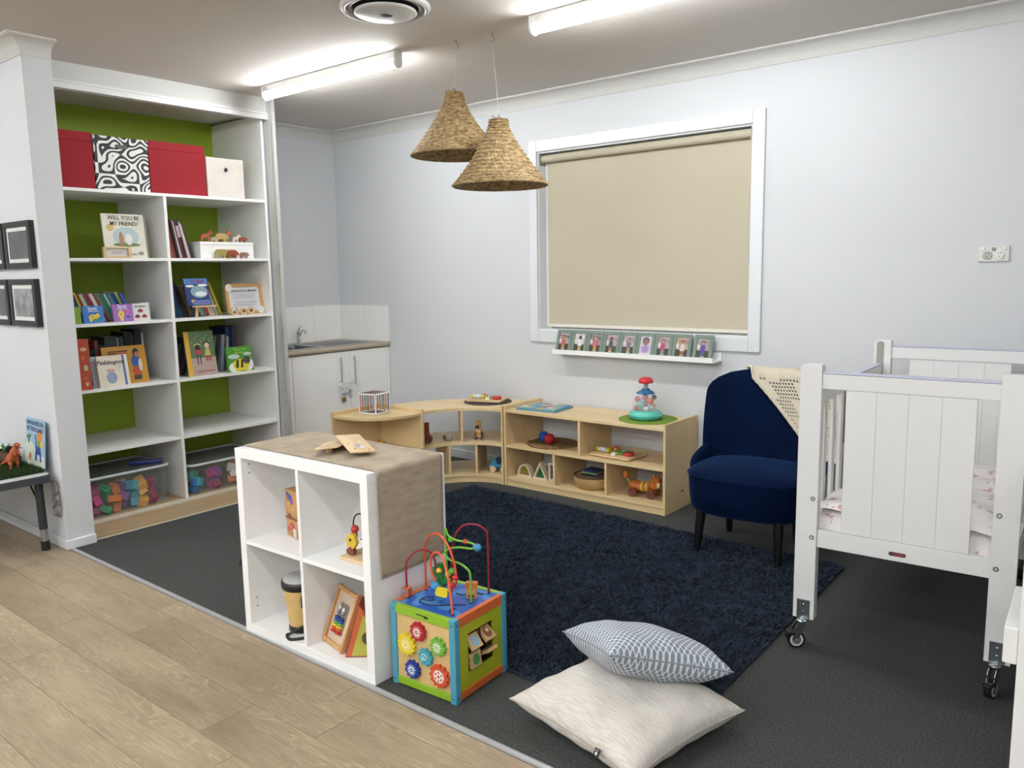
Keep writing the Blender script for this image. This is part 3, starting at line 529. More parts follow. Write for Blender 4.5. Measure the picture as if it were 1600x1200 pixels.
t = face('board_book', 'green and white board book with a big bumble bee', 'book', -1.552, .80, .195, .172, .018, '4c9430', lean=8, xf=.71, shapes=[(ell(.05, .03, .045, .035), 0), (ell(.15, .045, .045, .045), 0), (ell(.10, .05, .065, .038), 1), ([(.055, .03), (.075, .022), (.085, .078), (.068, .082)], 2), ([(.092, .022), (.110, .022), (.12, .08), (.104, .084)], 2), (ell(.145, .075, .028, .026), 3), (ell(.05, .105, .045, .016), 4), (ell(.155, .118, .032, .012), 4), (rect(.05, .006, .15, .026), 1)], cols=['dfe4dc', 'd8c838', '28241c', '4c4440', 'b8ccc8'])
text("That's not", .024, .10, -.004, .152, flat('a8d060'), t, bold=.0002); text('my bee...', .022, .10, -.004, .131, flat('b0cc48'), t, bold=.0004)
# -------- clear tubs at the bottom
TUB = mat('clear_plastic', 'c8d4dc', .12, alpha=.07, spec=.5); LIDM = mat('clear_lid', '9aa0a4', .3, alpha=.35); RIM = mat('frosted_rim', 'd3dadf', .3, alpha=.85)
def tub(x, y, L, D, hh, rz, label, lidrim, latch=None):
    t = thing('storage_tub', label, 'storage tub', (x, y, .0215), rz, 'clear toy tubs at the bottom of the shelving')
    m = M(); o_ = rrect(.01, .01, L-.01, D-.01, .03); i_ = rrect(0, 0, L, D, .035); n = len(o_)
    o2 = rrect(.013, .013, L-.013, D-.013, .028); i2 = rrect(.004, .004, L-.004, D-.004, .032)
    m.add([(a, b, 0) for a, b in o_]+[(a, b, hh) for a, b in i_]+[(a, b, hh) for a, b in i2]+[(a, b, .004) for a, b in o2], [tuple(range(n))[::-1], tuple(range(3*n, 4*n))]+[(k*n+j, k*n+(j+1) % n, (k+1)*n+(j+1) % n, (k+1)*n+j) for k in range(3) for j in range(n)], 0, False)
    ob('tub_body', m, TUB, t)
    m = M(); m.prism(rrect(-.002, -.002, L+.002, D+.002, .035), hh+.0005, hh+.004); 
    for k in range(14): m.box(L*.06+L*.88*k/14, .03, hh+.004, L*.06+L*.88*k/14+.006, D-.03, hh+.006)
    ob('lid', m, LIDM, t)
    P = rrect(-.006, -.006, L+.006, D+.006, .04); m = M().tube([(a, b, hh+.004) for a, b in P], .009, 6, closed=True); ob('lid_rim', m, RIM, t)
    return t, hh
def filler(x0, x1, y0, y1, z0, z1, n, seed, lab, grp):
    random.seed(seed); cols = [('2c6ca8', 'blue'), ('c8742c', 'orange'), ('8c2c48', 'maroon'), ('2c8c54', 'green'), ('d8a040', 'yellow'), ('b83c78', 'pink'), ('3ca0b0', 'teal'), ('ccc8c0', 'white'), ('743c8c', 'purple')]
    for i in range(n):
        c_, cn = cols[i % 9]; w_, d_, h_ = random.uniform(.05, .085), random.uniform(.04, .06), random.uniform(.04, .065)
        lay = i//max(1, n//3); x = random.uniform(x0, x1); y = y0+(y1-y0)*((i*4) % max(1, n//3))/max(1, n//3)+random.uniform(-.01, .01)
        m = M(); a = .5
        m.box(-w_/2, -d_/2, -h_/2, w_/2, d_/2, h_/2)
        if i % 2: m.cyl((-w_*.25, 0, h_/2), (-w_*.25, 0, h_/2+.008), .008, n=10); m.cyl((w_*.25, 0, h_/2), (w_*.25, 0, h_/2+.008), .008, n=10)
        o = ob('toy_block', m, flat(c_, .4), bev=.003)
        o.location = (x, y, z0+.035+lay*(z1-z0)/3.2); o.rotation_euler = (random.uniform(-.5, .5), random.uniform(-.5, .5), random.uniform(-1.5, 1.5))
        tag(o, '%s plastic toy piece, %s layer %s' % (cn, ('bottom', 'middle', 'top', 'topmost')[min(3, lay)], lab), 'toy block', grp)
tub(.715, -2.655, .625, .40, .235, 90, 'big clear plastic tub of mixed coloured toys, left at the bottom', 1)
filler(.64, .685, -2.60, -2.07, .02, .2, 27, 5, 'at the front of the big left tub', 'toys in the big left tub')
filler(.45, .58, -2.60, -2.08, .02, .18, 18, 6, 'at the back of the big left tub', 'toys in the big left tub')
t, hh = tub(.715, -1.880, .55, .40, .19, 90, 'smaller clear tub of orange and green toys, right at the bottom', 1)
o = ob('tub_label', M().box(.44, -.0022, .06, .525, -.0012, .15), flat('d8dce0', .5), t)
decal('label_print', [(rect(.448, .10, .517, .142), 0), (rect(.455, .07, .51, .085), 1), (rect(.455, .107, .478, .135), 1), (rect(.487, .11, .51, .13), 2)], [flat('2c3038'), flat('6c7074'), flat('8c9094')], t, y=-.0026)
filler(.64, .685, -1.83, -1.40, .02, .15, 18, 8, 'at the front of the smaller right tub', 'toys in the small right tub')
filler(.45, .58, -1.83, -1.40, .02, .14, 12, 9, 'at the back of the smaller right tub', 'toys in the small right tub')
o = ob('toy_sword', M().box(-.10, -.022, 0, .10, .022, .022), flat('1c2c84', .35), bev=.006); o.location = (.60, -2.12, .2685); o.rotation_euler = (0, 0, R(60)); tag(o, 'dark blue plastic bar lying on the lid of the big left tub', 'toy')
# ================================================================ KITCHENETTE
ct = thing('worktop', 'pale laminate worktop with rounded front edge beside the wardrobe', 'worktop', (0, 0, 0))
LAM = mat('laminate_top', 'b3a48e', .4, var=.12, vscale=60)
m = M(); m.box(.003, -1.155, .852, .10, -.002, .8867).box(.10, -1.155, .852, .53, -1.12, .8867).box(.10, -.06, .852, .53, -.002, .8867)
m.T = Matrix.Rotation(R(90), 4, 'X'); m.T = Matrix.Identity(4)
prof = [(.53, .852), (.61, .852), (.622, .858), (.627, .868), (.626, .878), (.618, .885), (.606, .8867), (.53, .8867)]
m.T = Matrix(((1, 0, 0, 0), (0, 0, -1, 0), (0, 1, 0, 0), (0, 0, 0, 1))); m.prism(prof, .002, 1.155)
ob('top_board', m, LAM, ct, fix=True)
sk = thing('sink', 'stainless steel sink with ribbed drainer set in the worktop', 'sink', (0, 0, 0))
m = M(); a, b = (.095, -1.125), (.535, -.055)
m.box(.095, -.60, .882, .535, -.055, .8885).box(.095, -1.125, .882, .135, -.60, .8885).box(.465, -1.125, .882, .535, -.60, .8885).box(.135, -1.125, .882, .465, -1.02, .8885)
for i in range(13): m.box(.13+i*.028, -.53, .8885, .138+i*.028, -.10, .8905)
ob('drainer', m, STEEL, sk, bev=.002)
m = M(); o_ = rrect(.135, -1.02, .465, -.60, .05); i_ = rrect(.155, -1.0, .445, -.62, .05); n = len(o_)
m.add([(p, q, .886) for p, q in o_]+[(p, q, .74) for p, q in i_], [tuple(range(n, 2*n))]+[((j+1) % n, j, n+j, n+(j+1) % n) for j in range(n)], 0, True); ob('bowl', m, STEEL, sk)
tp = thing('tap', 'chrome mixer tap standing behind the sink bowl', 'tap', (.062, -.495, .8867))
ob('base', M().lathe([(.024, 0), (.024, .006), (.018, .014), (.018, .09), (.020, .10), (.012, .108)], 20), CHROME, tp)
ob('spout', M().tube(smoothpath([(0, 0, .06), (.04, -.01, .10), (.10, -.03, .115), (.15, -.045, .098), (.155, -.046, .085)]), .0095, 10), CHROME, tp)
ob('lever', M().tube([(0, 0, .105), (.0, .0, .125), (.05, -.01, .145)], .006, 8), CHROME, tp)
sp = thing('splashback', 'grey-white tiled splashback above the worktop in the corner', 'splashback', (0, 0, 0))
TILE = mat('splash_tile', 'f2f1ee', .25)
for i in range(4): bx('tile', .001, -1.157+.2875*i+.001, .888, .009, -1.157+.2875*(i+1)-.001, 1.188, TILE, sp, .001)
for i in range(2): bx('tile', .010+.307*i, -.009, .888, .010+.307*(i+1)-.002, -.001, 1.188, TILE, sp, .001)
bx('edge_trim', .001, -1.157, 1.188, .011, -.001, 1.194, TRIM, sp); bx('edge_trim', .011, -.011, 1.188, .630, -.001, 1.194, TRIM, sp); bx('edge_trim', .624, -.011, .888, .632, -.001, 1.188, TRIM, sp)
cb = thing('sink_cabinet', 'white two-door sink cabinet under the worktop', 'cabinet', (0, 0, 0))
m = M(); m.box(.01, -1.150, .10, .588, -1.134, .850).box(.01, -.018, .10, .588, -.002, .850).box(.01, -1.134, .10, .588, -.018, .116).box(.01, -1.134, .116, .02, -.018, .85).box(.02, -1.15, 0, .54, -.002, .10)
ob('carcass', m, WHITE, cb)
CABD = mat('cabinet_door', 'f0f0ee', .4)
m = M().box(.588, -1.152, .10, .608, -.972, .846); ob('filler_panel', m, CABD, cb, bev=.001)
for k, (y0, y1, hy) in enumerate(((-.968, -.427, -.537), (-.424, -.035, -.40))):
    d_ = ob('door', M().box(.588, y0, .105, .608, y1, .846), CABD, cb, bev=.001)
    m = M(); m.cyl((.640, hy, .585), (.640, hy, .810), .006, n=12); m.cyl((.608, hy, .785), (.640, hy, .785), .004); m.cyl((.608, hy, .61), (.640, hy, .61), .004); ob('bar_handle', m, CHROME, d_)
ob('filler_panel', M().box(.588, -.032, .10, .606, -.003, .846), CABD, cb, bev=.001)
lk = thing('cupboard_lock', 'white plastic child lock looped through the two door handles', 'child lock', (.652, -.47, .592))
m = M().tube([(0, -.09, -.012), (0, .075, -.012), (0, .085, 0), (0, .075, .012), (0, -.09, .012)], .004, 8); ob('loop', m, flat('dcdcd8', .4), lk)
m = M(); m.at((0.006, -.085, -.008), rx=-35).box(-.012, -.028, -.016, .012, .028, .016); ob('clasp', m, flat('e4e4e2', .35), lk, bev=.004)
lk = thing('hasp_and_padlock', 'steel hasp with small brass padlock on the cabinet doors', 'padlock', (.609, -.47, .51))
m = M(); m.box(0, -.05, -.012, .004, .02, .012).box(0, .022, -.035, .006, .05, .03).cyl((.004, .036, .02), (.012, .036, .02), .01); ob('hasp', m, CHROME, lk)
ob('padlock_body', M().box(.004, -.055, -.06, .018, -.022, -.028), mat('brass', 'a8843c', .35, .9), lk, bev=.003)
ob('shackle', M().tube([(.011, -.048, -.03), (.011, -.048, -.008), (.011, -.038, 0), (.011, -.028, -.008), (.011, -.028, -.03)], .0025, 8), CHROME, lk)
# ================================================================ LOW BIRCH SHELVES ALONG THE WINDOW WALL
T_, Z1, Z2, Z3 = .016, .524, .283, .058
ls = thing('low_shelf', 'straight birch low shelf with five open compartments below the window', 'shelf', (2.192, -.432, 0))
L_ = 1.222; D_ = .412
bx('side_panel', 0, 0, 0, T_, D_, .548, BIRCH, ls, .0015); bx('side_panel', L_-T_, 0, 0, L_, D_, .548, BIRCH, ls, .0015)
bx('top_board', T_, .004, Z1-.018, L_-T_, D_, Z1, BIRCHH, ls, .001)
bx('middle_shelf', T_, .004, Z2-.018, L_-T_, D_, Z2, BIRCHH, ls, .001)
bx('bottom_shelf', T_, .002, Z3-.016, L_-T_, D_, Z3, BIRCHH, ls, .001)
bx('kick_board', T_, .010, 0, L_-T_, .026, Z3-.017, BIRCHH, ls)
bx('divider', .600, .006, Z2, .618, D_-.03, Z1-.018, BIRCH, ls, .001)
bx('divider', .402, .006, Z3, .418, D_-.03, Z2-.018, BIRCH, ls, .001); bx('divider', .798, .006, Z3, .814, D_-.03, Z2-.018, BIRCH, ls, .001)
m = M(); m.box(L_, .2, .1, L_+.0006, .235, .112); o = ob('maker_badge', m, flat('8c4a38'), ls)
# concave corner unit
CX, CY, RI, RO = 2.186, -.820, .388, .806
cs = thing('corner_shelf', 'concave quarter-circle birch corner shelf between the straight shelf and the rounded end unit', 'shelf', (CX, CY, 0))
def arcboard(r0, r1, a0, a1, n=24): return circ(0, 0, r1, n, a0, a1)+circ(0, 0, r0, n, a1, a0)
def arcp(m, r0, r1, a0, a1, z0, z1, n=24):
    P = arcboard(r0, r1, a0, a1, n); k = len(P); h_ = k//2
    vs = [(x, y, z0) for x, y in P]+[(x, y, z1) for x, y in P]
    fs = []
    for i in range(h_-1):
        a, b, c, d = i, i+1, k-2-i, k-1-i
        fs += [(a, d, c, b), (k+a, k+b, k+c, k+d), (a, b, k+b, k+a), (c, d, k+d, k+c)]
    fs += [(0, k, 2*k-1, k-1), (h_-1, h_, k+h_, k+h_-1)]
    return m.add(vs, fs, 0, False)
for nm, z0, z1 in (('top_board', Z1-.018, Z1), ('middle_shelf', Z2-.018, Z2), ('bottom_shelf', Z3-.016, Z3)):
    ob(nm, arcp(M(), RI, RO, 91.5, 178.5, z0, z1), BIRCHH, cs, fix=True)
ob('kick_board', arcp(M(), RI+.010, RI+.024, 91.5, 178.5, 0, Z3-.017), BIRCHH, cs, fix=True)
bx('side_panel', -.018, RI-.002, 0, -.003, RO, .548, BIRCH, cs, .0015)
bx('side_panel', -RO, .0, 0, -RI+.002, .016, .548, BIRCH, cs, .0015)
def radial(ang, z0, z1):
    m = M(); m.T = Matrix.Rotation(R(ang), 4, 'Z'); m.box(RI+.004, -.008, z0, RO-.03, .008, z1); ob('divider', m, BIRCH, cs, bev=.001)
radial(135, Z2, Z1-.018); radial(148, Z3, Z2-.018); radial(121, Z3, Z2-.018)
# rounded end unit
FX, FY = 1.405, -.838
es = thing('rounded_end_shelf', 'quarter-round birch end shelf with raised back edge beside the sink cabinet', 'shelf', (FX, FY, 0))
def fan(n=14): return [(0, 0)]+[(math.copysign(abs(math.cos(R(a)))**.80, 1)*.412, -(abs(math.sin(R(a)))**.80)*.405) for a in [90*i/n for i in range(n+1)]]
FP = [(x+.0, y) for x, y in fan()]
FPr = FP[::-1]
for nm, z0, z1 in (('top_board', Z1-.018, Z1), ('middle_shelf', Z2-.018, Z2), ('bottom_shelf', Z3-.016, Z3)):
    ob(nm, M().prism([(x*.985+.001, y*.985-.001) for x, y in FPr], z0, z1), BIRCHH, es, fix=True, bev=.001)
bx('back_panel', -.016, -.412, 0, 0, .0, .550, BIRCH, es, .0015); bx('back_panel', -.016, 0, 0, .42, .016, .550, BIRCH, es, .0015)
tag(ob('kick_board', (lambda m: m.prism([(x*.95, y*.95) for x, y in FPr], 0, Z3-.017))(M()), BIRCHH, es, fix=True))
def onshelf(z): return z+.0006
# --- sensory cube of white frame with elastic cords
c = thing('elastic_sensory_cube', 'white plastic cube frame with coloured elastic cords on the rounded end shelf', 'toy', (1.545, -1.005, onshelf(Z1)), 8)
Wm = flat('e6e6e4', .35); s2 = .075; m = M()
for z in (.006, .134):
    P = rrect(-s2, -s2, s2, s2, .02); m.tube([(a, b, z) for a, b in P], .0062, 6, closed=True)
for a in (-1, 1):
    for b in (-1, 1): m.cyl((a*(s2-.006), b*(s2-.006), .006), (a*(s2-.006), b*(s2-.006), .134), .0055, n=8)
ob('frame', m, Wm, c)
for i, col in enumerate(['b83040', 'c04858', '2c9080', '303840', 'c87030', '3c68b0']):
    m = M()
    for sgn in (-1, 1):
        q = -.055+.022*i; m.cyl((q, sgn*s2, .004), (q, sgn*s2, .138), .0022, n=6); m.cyl((sgn*s2, q, .004), (sgn*s2, q, .138), .0022, n=6)
    ob('elastic_cord', m, flat(col), c)
m = M(); m.box(-.05, -.05, .001, .05, .05, .004); ob('base_pad', m, flat('5c4c4c'), c)
m = M()
for i in range(6): m.box(-.06+.022*i, -.07, .1385, -.054+.022*i, .07, .1405)
ob('top_cords', m, flat('6c4c50'), c)
# small rainbow ball on middle shelf of end unit
c = thing('rainbow_ball', 'small multicoloured ball inside the rounded end shelf', 'ball', (1.625, -1.03, Z2+.036), 10)
cols = ['c8b83c', '4c9c48', '2c7ca8', '3c4ca0', '6c3c90', 'b43444', 'd0783c', 'd8a840']; m = M(); n = 32
for k in range(8):
    for i in range(4):
        pass
prof = [(max(1e-4, .034*math.sin(math.pi*i/12)), -.034*math.cos(math.pi*i/12)) for i in range(13)]
m.T = Matrix.Rotation(R(90), 4, 'Y'); m.lathe(prof, 24, cap=False)
for fi in range(len(m.f)): m.m[fi] = (fi//24) % 8
ob('segments', m, [flat(x, .3) for x in cols], c)
# --- toys in corner unit: horse pull toys
WHEEL = mat('toy_wheel', '6c4a38', .5)
def pull_toy(name, label, loc, rz, pts, sc, col, wheel=.022, th=.03, wx=(-.03, .03), tail=None, wcol=WHEEL, lift=.018):
    t = thing(name, label, 'toy', loc, rz, 'wooden pull toys')
    ob('body', M().prismy([(a*sc, b*sc+lift) for a, b in pts], -th/2, th/2), mat('toy_'+col, col, .4, var=.1, vscale=30), t, bev=.003)
    for x in wx:
        for s_ in (-1, 1):
            m = M(); m.cyl((x, s_*(th/2+.002), wheel), (x, s_*(th/2+.011), wheel), wheel, n=20); ob('wheel', m, wcol, t, bev=.001)
        m = M().cyl((x, -th/2-.002, wheel), (x, th/2+.002, wheel), .004, n=8); ob('axle', m, PINE, t)
    if tail:
        ob('tail', M().tube(smoothpath(tail[0]), .003, 6).ball(tail[0][-1], .010), tail[1], t)
    return t
GIR = [(-.55, 0), (.55, 0), (.5, .7), (.2, .85), (.15, 1.9), (.35, 2.1), (.2, 2.25), (-.1, 2.2), (-.25, 2.0), (-.3, 1.2), (-.5, .7)]
pull_toy('pull_along_horse', 'reddish brown wooden animal on wheels, left in the curved corner shelf', (1.715, -.690, onshelf(Z2)), 118, GIR, .055, '94462a', wx=(-.025, .025))
pull_toy('pull_along_giraffe', 'yellow wooden animal on wheels with black tail, right in the curved corner shelf', (1.925, -.385, onshelf(Z2)), 125, GIR, .05, 'c8983c', wx=(-.025, .025), tail=([(-.02, 0, .075), (-.04, 0, .105), (-.06, .01, .095)], BLACK))
t = thing('small_wooden_vehicle', 'small grey and clear toy between the two wheeled animals', 'toy', (1.775, -.545, onshelf(Z2)), 150)
ob('body', M().box(-.035, -.018, .008, .03, .018, .036), mat('toy_grey_wood', 'a89c8a', .5), t, bev=.006)
ob('window_top', M().box(-.02, -.014, .036, .015, .014, .046), flat('c4c8c8', .2), t, bev=.004)
for s_ in (-1, 1): ob('wheel', M().cyl((.036, s_*.012, .016), (.036, s_*.022, .016), .016, n=16), flat('6c645c'), t); ob('wheel', M().cyl((-.024, s_*.018, .010), (-.024, s_*.024, .010), .010, n=12), flat('6c645c'), t)
ELE = [(-1.3, .1), (-1.1, 0), (-.9, .3), (-.7, 0), (-.35, 0), (-.3, .35), (.2, .35), (.25, 0), (.6, 0), (.7, .5), (.85, 1.0), (.6, 1.45), (.1, 1.55), (-.3, 1.45), (-.8, 1.3), (-1.1, .8), (-1.45, .35)]
t = pull_toy('pull_along_elephant', 'bright blue wooden elephant on wheels in the lower corner shelf', (2.075, -.335, onshelf(Z3)), 20, ELE, .055, '3c98c0', wx=(-.045, .03), th=.05, wheel=.022, wcol=PINE)
ob('ear', M().prismy(ell(0.0, .085, .022, .028), -.033, -.026), flat('1c2c50'), t, bev=.002)
ob('hat', M().ball((.028, 0, .103), .02, sc=(1, 1, .8)), flat('3c9c90'), t); ob('cheek', M().ball((.03, -.026, .082), .012, sc=(1, .4, 1)), flat('d87898'), t)
# --- toy tray on corner unit top (round grey mat under board with instruments)
def music_board(label, loc, rz, sc=1.0):
    t = thing('music_board', label, 'toy', loc, rz, 'wooden music boards'); w_, d_ = .26*sc, .20*sc
    ob('board', M().prism(rrect(-w_/2, -d_/2, w_/2, d_/2, .02), .006, .018), PINE, t, bev=.002)
    for a in (-1, 1):
        for b in (-1, 1): ob('foot', M().ball((a*(w_/2-.012), b*(d_/2-.012), .009), .0085, n=10), PINE, t)
    for i, cc in enumerate(['d0c030', 'c8ccd0', 'd4d8dc', 'c8ccd0', 'd0c030']): ob('roller_bead', M().cyl((-w_/2+.015+.02*i, -d_/2+.075, .034), (-w_/2+.033+.02*i, -d_/2+.075, .034), .016, n=14), flat(cc, .3), t)
    ob('green_bar', M().box(-.02, -.03, .018, .05, .01, .028), flat('7ca83c', .4), t, bev=.003)
    ob('red_drum', M().lathe([(.03, .018), (.034, .022), (.034, .038), (.028, .042), (.001, .042)], 20, cap=False, c=(w_/2-.05, -.03)), flat('b83a34', .35), t)
    ob('teal_bar', M().box(.0, .03, .018, .06, .05, .030), flat('4ca890', .4), t, bev=.003)
    ob('red_arc', M().tube([(-.05+.03*math.cos(R(a)), .05, .02+.018*math.sin(R(a))) for a in range(0, 181, 20)], .005, 8), flat('b4483c'), t)
    ob('white_block', M().box(.01, -d_/2+.02, .018, .04, -d_/2+.045, .036), flat('dedcd4'), t, bev=.003)
    ob('yellow_peg', M().lathe([(.008, .018), (.010, .03), (.006, .036)], 12, c=(-.055, .04)), flat('d0b83c'), t)
    return t
mt = thing('round_mat', 'dark grey round woven placemat under the toy board on the corner shelf', 'placemat', (1.885, -.235, onshelf(Z1)), 0)
m = M(); m.lathe([(.165, 0), (.172, .003), (.165, .006), (.001, .006)], 40, cap=False)
ob('mat_disc', m, mat('grey_mat', '4c403c', .9, bump=.6, bscale=180), mt)
music_board('wooden music board on the dark round mat, on top of the corner shelf', (1.885, -.235, onshelf(Z1)+.0065), 20)
# wooden puzzle board top left of straight shelf
t = thing('peg_puzzle', 'bright tile puzzle board lying on the left end of the straight shelf', 'puzzle', (2.40, -.245, onshelf(Z1)), 6)
ob('tray', M().prism(rrect(-.155, -.125, .155, .125, .012), 0, .012), mat('puzzle_blue', '5c8ca0', .5), t, bev=.001)
pc = ['8cb4c8', '5c9ca8', '4c80b0', '9cb88c', '90a868', 'd8ccb0', '6c98c0', 'b8645c', '78b0a8', 'c8b868', 'c47890', '5878a8']
for i in range(6):
    for j in range(5):
        x, y = -.142+i*.0478, -.112+j*.0452
        ob('puzzle_tile', M().box(x, y, .0122, x+.044, y+.041, .017), flat(pc[(i*3+j*5) % 12], .4), t, bev=.001)
# green round mat and popper toy
mt = thing('round_mat', 'lime green round felt mat under the spinning popper toy', 'placemat', (3.175, -.215, onshelf(Z1)))
ob('mat_disc', M().prism(circ(0, 0, .180, 56), 0, .004), mat('green_felt', '74902c', .9, bump=.3, bscale=300), mt)
pp = thing('spinning_popper_toy', 'clear domed popper toy with red push knob and turquoise base', 'toy', (3.165, -.225, onshelf(Z1)+.0045))
TQ = flat('5cc0b0', .25)
ob('base', M().lathe([(.075, 0), (.098, .008), (.104, .022), (.100, .036), (.088, .050), (.080, .056)], 40), TQ, pp)
ob('base_ring', M().lathe([(.1035, .018), (.106, .022), (.1035, .026)], 40, cap=False), flat('3c9c94', .25), pp)
dome = [(.083, .056), (.084, .075), (.080, .105), (.070, .133), (.052, .155), (.034, .165)]
ob('clear_dome', M().lathe(dome, 40, cap=False), mat('dome_plastic', 'eef2f2', .05, alpha=.22, spec=.8), pp)
ob('collar', M().lathe([(.052, .158), (.045, .172), (.03, .178), (.022, .19), (.02, .19)], 28), flat('2c6c98', .3), pp)
for k in range(5):
    a = k*1.257; o = ob('petal', M().ball((.045*math.cos(a), .045*math.sin(a), .163), .016, sc=(1, 1, .35)), flat('24588c', .3), pp)
ob('plunger', M().lathe([(.014, .185), (.014, .225)], 18), flat('a8b0c4', .25), pp)
ob('push_knob', M().lathe([(.016, .222), (.043, .224), (.046, .232), (.042, .246), (.026, .258), (.001, .262)], 30, cap=False), flat('cc2c30', .25), pp)
ob('inner_post', M().lathe([(.012, .056), (.012, .16)], 14), flat('b03a6c', .3), pp)
for i, (a, r_, z, rr, cc) in enumerate([(200, .05, .12, .019, 'b82c4c'), (330, .055, .118, .021, 'd8583c'), (265, .055, .098, .025, '48a8a0'), (120, .05, .12, .018, 'c83868'), (30, .05, .135, .016, '2c3838'), (235, .06, .072, .016, 'c0342c'), (300, .062, .072, .015, 'd8dce0'), (180, .058, .085, .014, 'd8d0a0'), (60, .05, .08, .017, 'd8a040'), (275, .03, .135, .015, 'd03c78'), (150, .055, .074, .015, 'dcdcdc'), (340, .055, .078, .014, 'c8ccd4')]):
    ob('popper_ball', M().ball((r_*math.cos(R(a)), r_*math.sin(R(a)), z), rr, n=14), flat(cc, .3), pp)
# upper left compartment: seagrass mat + balls
mt = thing('round_mat', 'plaited seagrass round mat in the upper left compartment', 'placemat', (2.455, -.235, onshelf(Z2)))
m = M(); pts = [((.012+.0045*a/6.28)*math.cos(a), (.012+.0045*a/6.28)*math.sin(a), .006+.0015*math.sin(a*9)) for a in [i*.22 for i in range(int(35*6.28/.22))]]
m.tube([p for p in pts if math.hypot(p[0], p[1]) < .165], .0055, 5)
for i in range(44):
    a = 2*math.pi*i/44; m.ball((.168*math.cos(a), .168*math.sin(a), .006), .0085, n=6, sc=(1, 1, .6))
ob('coil', m, SEAGRASS, mt)
def puck(label, loc, col):
    o = ob('sensory_ball', M().ball((0, 0, 0), .037, n=22), mat('rubber_'+col, col, .5, bump=.8, bscale=120)); o.location = loc; tag(o, label, 'ball', 'small sensory balls'); return o
puck('blue knobbly ball on the seagrass mat', (2.405, -.262, Z2+.05), '1c4cac'); puck('red knobbly ball on the seagrass mat', (2.478, -.298, Z2+.049), 'b41c24')
music_board('wooden music board with a red disc in the upper right compartment', (3.00, -.275, onshelf(Z2)), -4, 1.15)
# lower left: rainbow sound blocks
def shape_block(label, name, loc, outer, inner, rz, pane):
    t = thing(name, label, 'toy block', loc, rz, 'wooden window blocks')
    n = len(outer); m = M()
    m.add([(x, -.018, z) for x, z in outer]+[(x, .018, z) for x, z in outer]+[(x, -.018, z) for x, z in inner]+[(x, .018, z) for x, z in inner],
          [f for j in range(n) for f in ((j, (j+1) % n, 2*n+(j+1) % n, 2*n+j), (j, n+j, n+(j+1) % n, (j+1) % n), (2*n+j, 2*n+(j+1) % n, 3*n+(j+1) % n, 3*n+j), (n+j, 3*n+j, 3*n+(j+1) % n, n+(j+1) % n))])
    ob('wood_frame', m, mat('white_wood', 'dccfb4', .5), t, fix=True)
    ob('coloured_pane', M().prismy(inner, -.003, .003), mat('pane_'+pane, pane, .2, alpha=.75), t)
a_o = ell(0, 0, .062, .085, 16, 0, 180); a_i = [(x*.74, .010+z*.76) for x, z in a_o]
shape_block('half-round wooden block with yellow pane in the lower left compartment', 'arch_block', (2.30, -.335, onshelf(Z3)), a_o, a_i, -4, '98903c')
shape_block('triangular wooden block with green pane beside the half-round block', 'triangle_block', (2.430, -.330, onshelf(Z3)), [(-.062, 0), (.062, 0), (0, .118)], [(-.042, .010), (.042, .010), (0, .095)], -2, '2c7850')
shape_block('rectangular wooden block with blue pane against the divider', 'rectangle_block', (2.540, -.325, onshelf(Z3)), rect(-.040, 0, .040, .122), rect(-.028, .012, .028, .110), 0, '2c487c')
# basket with books
t = thing('round_basket', 'round bentwood basket in the lower middle compartment', 'basket', (2.825, -.29, onshelf(Z3)))
ob('basket_wall', M().lathe([(.001, .004), (.105, .004), (.108, .0), (.122, .03), (.128, .062), (.130, .078), (.126, .080), (.120, .03), (.104, .008), (.001, .008)], 40, cap=False), mat('bentwood', 'c6a878', .6, var=.3, vscale=4, c2='b08d5c', stretch=(1, 1, 9)), t)
ob('rim_band', M().tube([(.129*math.cos(R(a)), .129*math.sin(R(a)), .079) for a in range(0, 360, 10)], .004, 6, closed=True), mat('basket_rim', '5c3c24', .6), t)
for i, (cc, z, rz_, w_) in enumerate([('1c2450', .078, 12, .13), ('7c9a5c', .094, 2, .115), ('2c3468', .106, -6, .105), ('6c3434', .083, 70, .06)]):
    o = ob('small_book', M().box(-w_/2, -.05, 0, w_/2, .05, .010 if i != 3 else .008), flat(cc), bev=.001); o.location = (2.822+(.07 if i == 3 else 0), -.295, Z3+z); o.rotation_euler = (0, 0, R(rz_))
    tag(o, ['dark blue block resting lowest on the basket', 'green block in the middle of the stack in the basket', 'navy block on top of the stack in the basket', 'dark red block at the right side inside the basket'][i], 'toy block', 'blocks in the round basket')
# tiger
t = thing('pull_along_tiger', 'orange wooden tiger on wheels in the lower right compartment', 'toy', (3.200, -.305, onshelf(Z3)), 6, 'wooden pull toys')
OR = mat('tiger_orange', 'c8742c', .4, var=.1, vscale=30); YL = flat('d4b43c', .4); DKW = mat('tiger_wheel', '6c3c28', .5)
for i, x in enumerate([-.085+.0145*k for k in range(9)]):
    m = M().cyl((x, 0, .062), (x+.0138, 0, .062), .031, n=20); ob('body_ring', m, YL if i in (5, 7) else OR, t, bev=.0015)
ob('head', M().prismy(rrect(.050, .062, .108, .125, .014), -.026, .026), OR, t, bev=.004)
for s_ in (-1, 1): ob('ear', M().prismy([(.056, .118), (.074, .148), (.084, .12)] if s_ < 0 else [(.084, .12), (.096, .146), (.106, .118)], -.012, .006), OR, t, bev=.002)
ob('muzzle', M().ball((.104, -.018, .086), .017, sc=(.6, .8, 1.2)), flat('e4d8c4'), t); ob('eye', M().ball((.08, -.0265, .104), .004), BLACK, t)
m = M()
for x in (.060, .068, .094): m.box(x, -.0268, .112, x+.003, -.026, .124)
for k in (0, 2, 3, 6): m.cyl((-.078+.0145*k, 0, .062), (-.076+.0145*k, 0, .062), .0315, n=20)
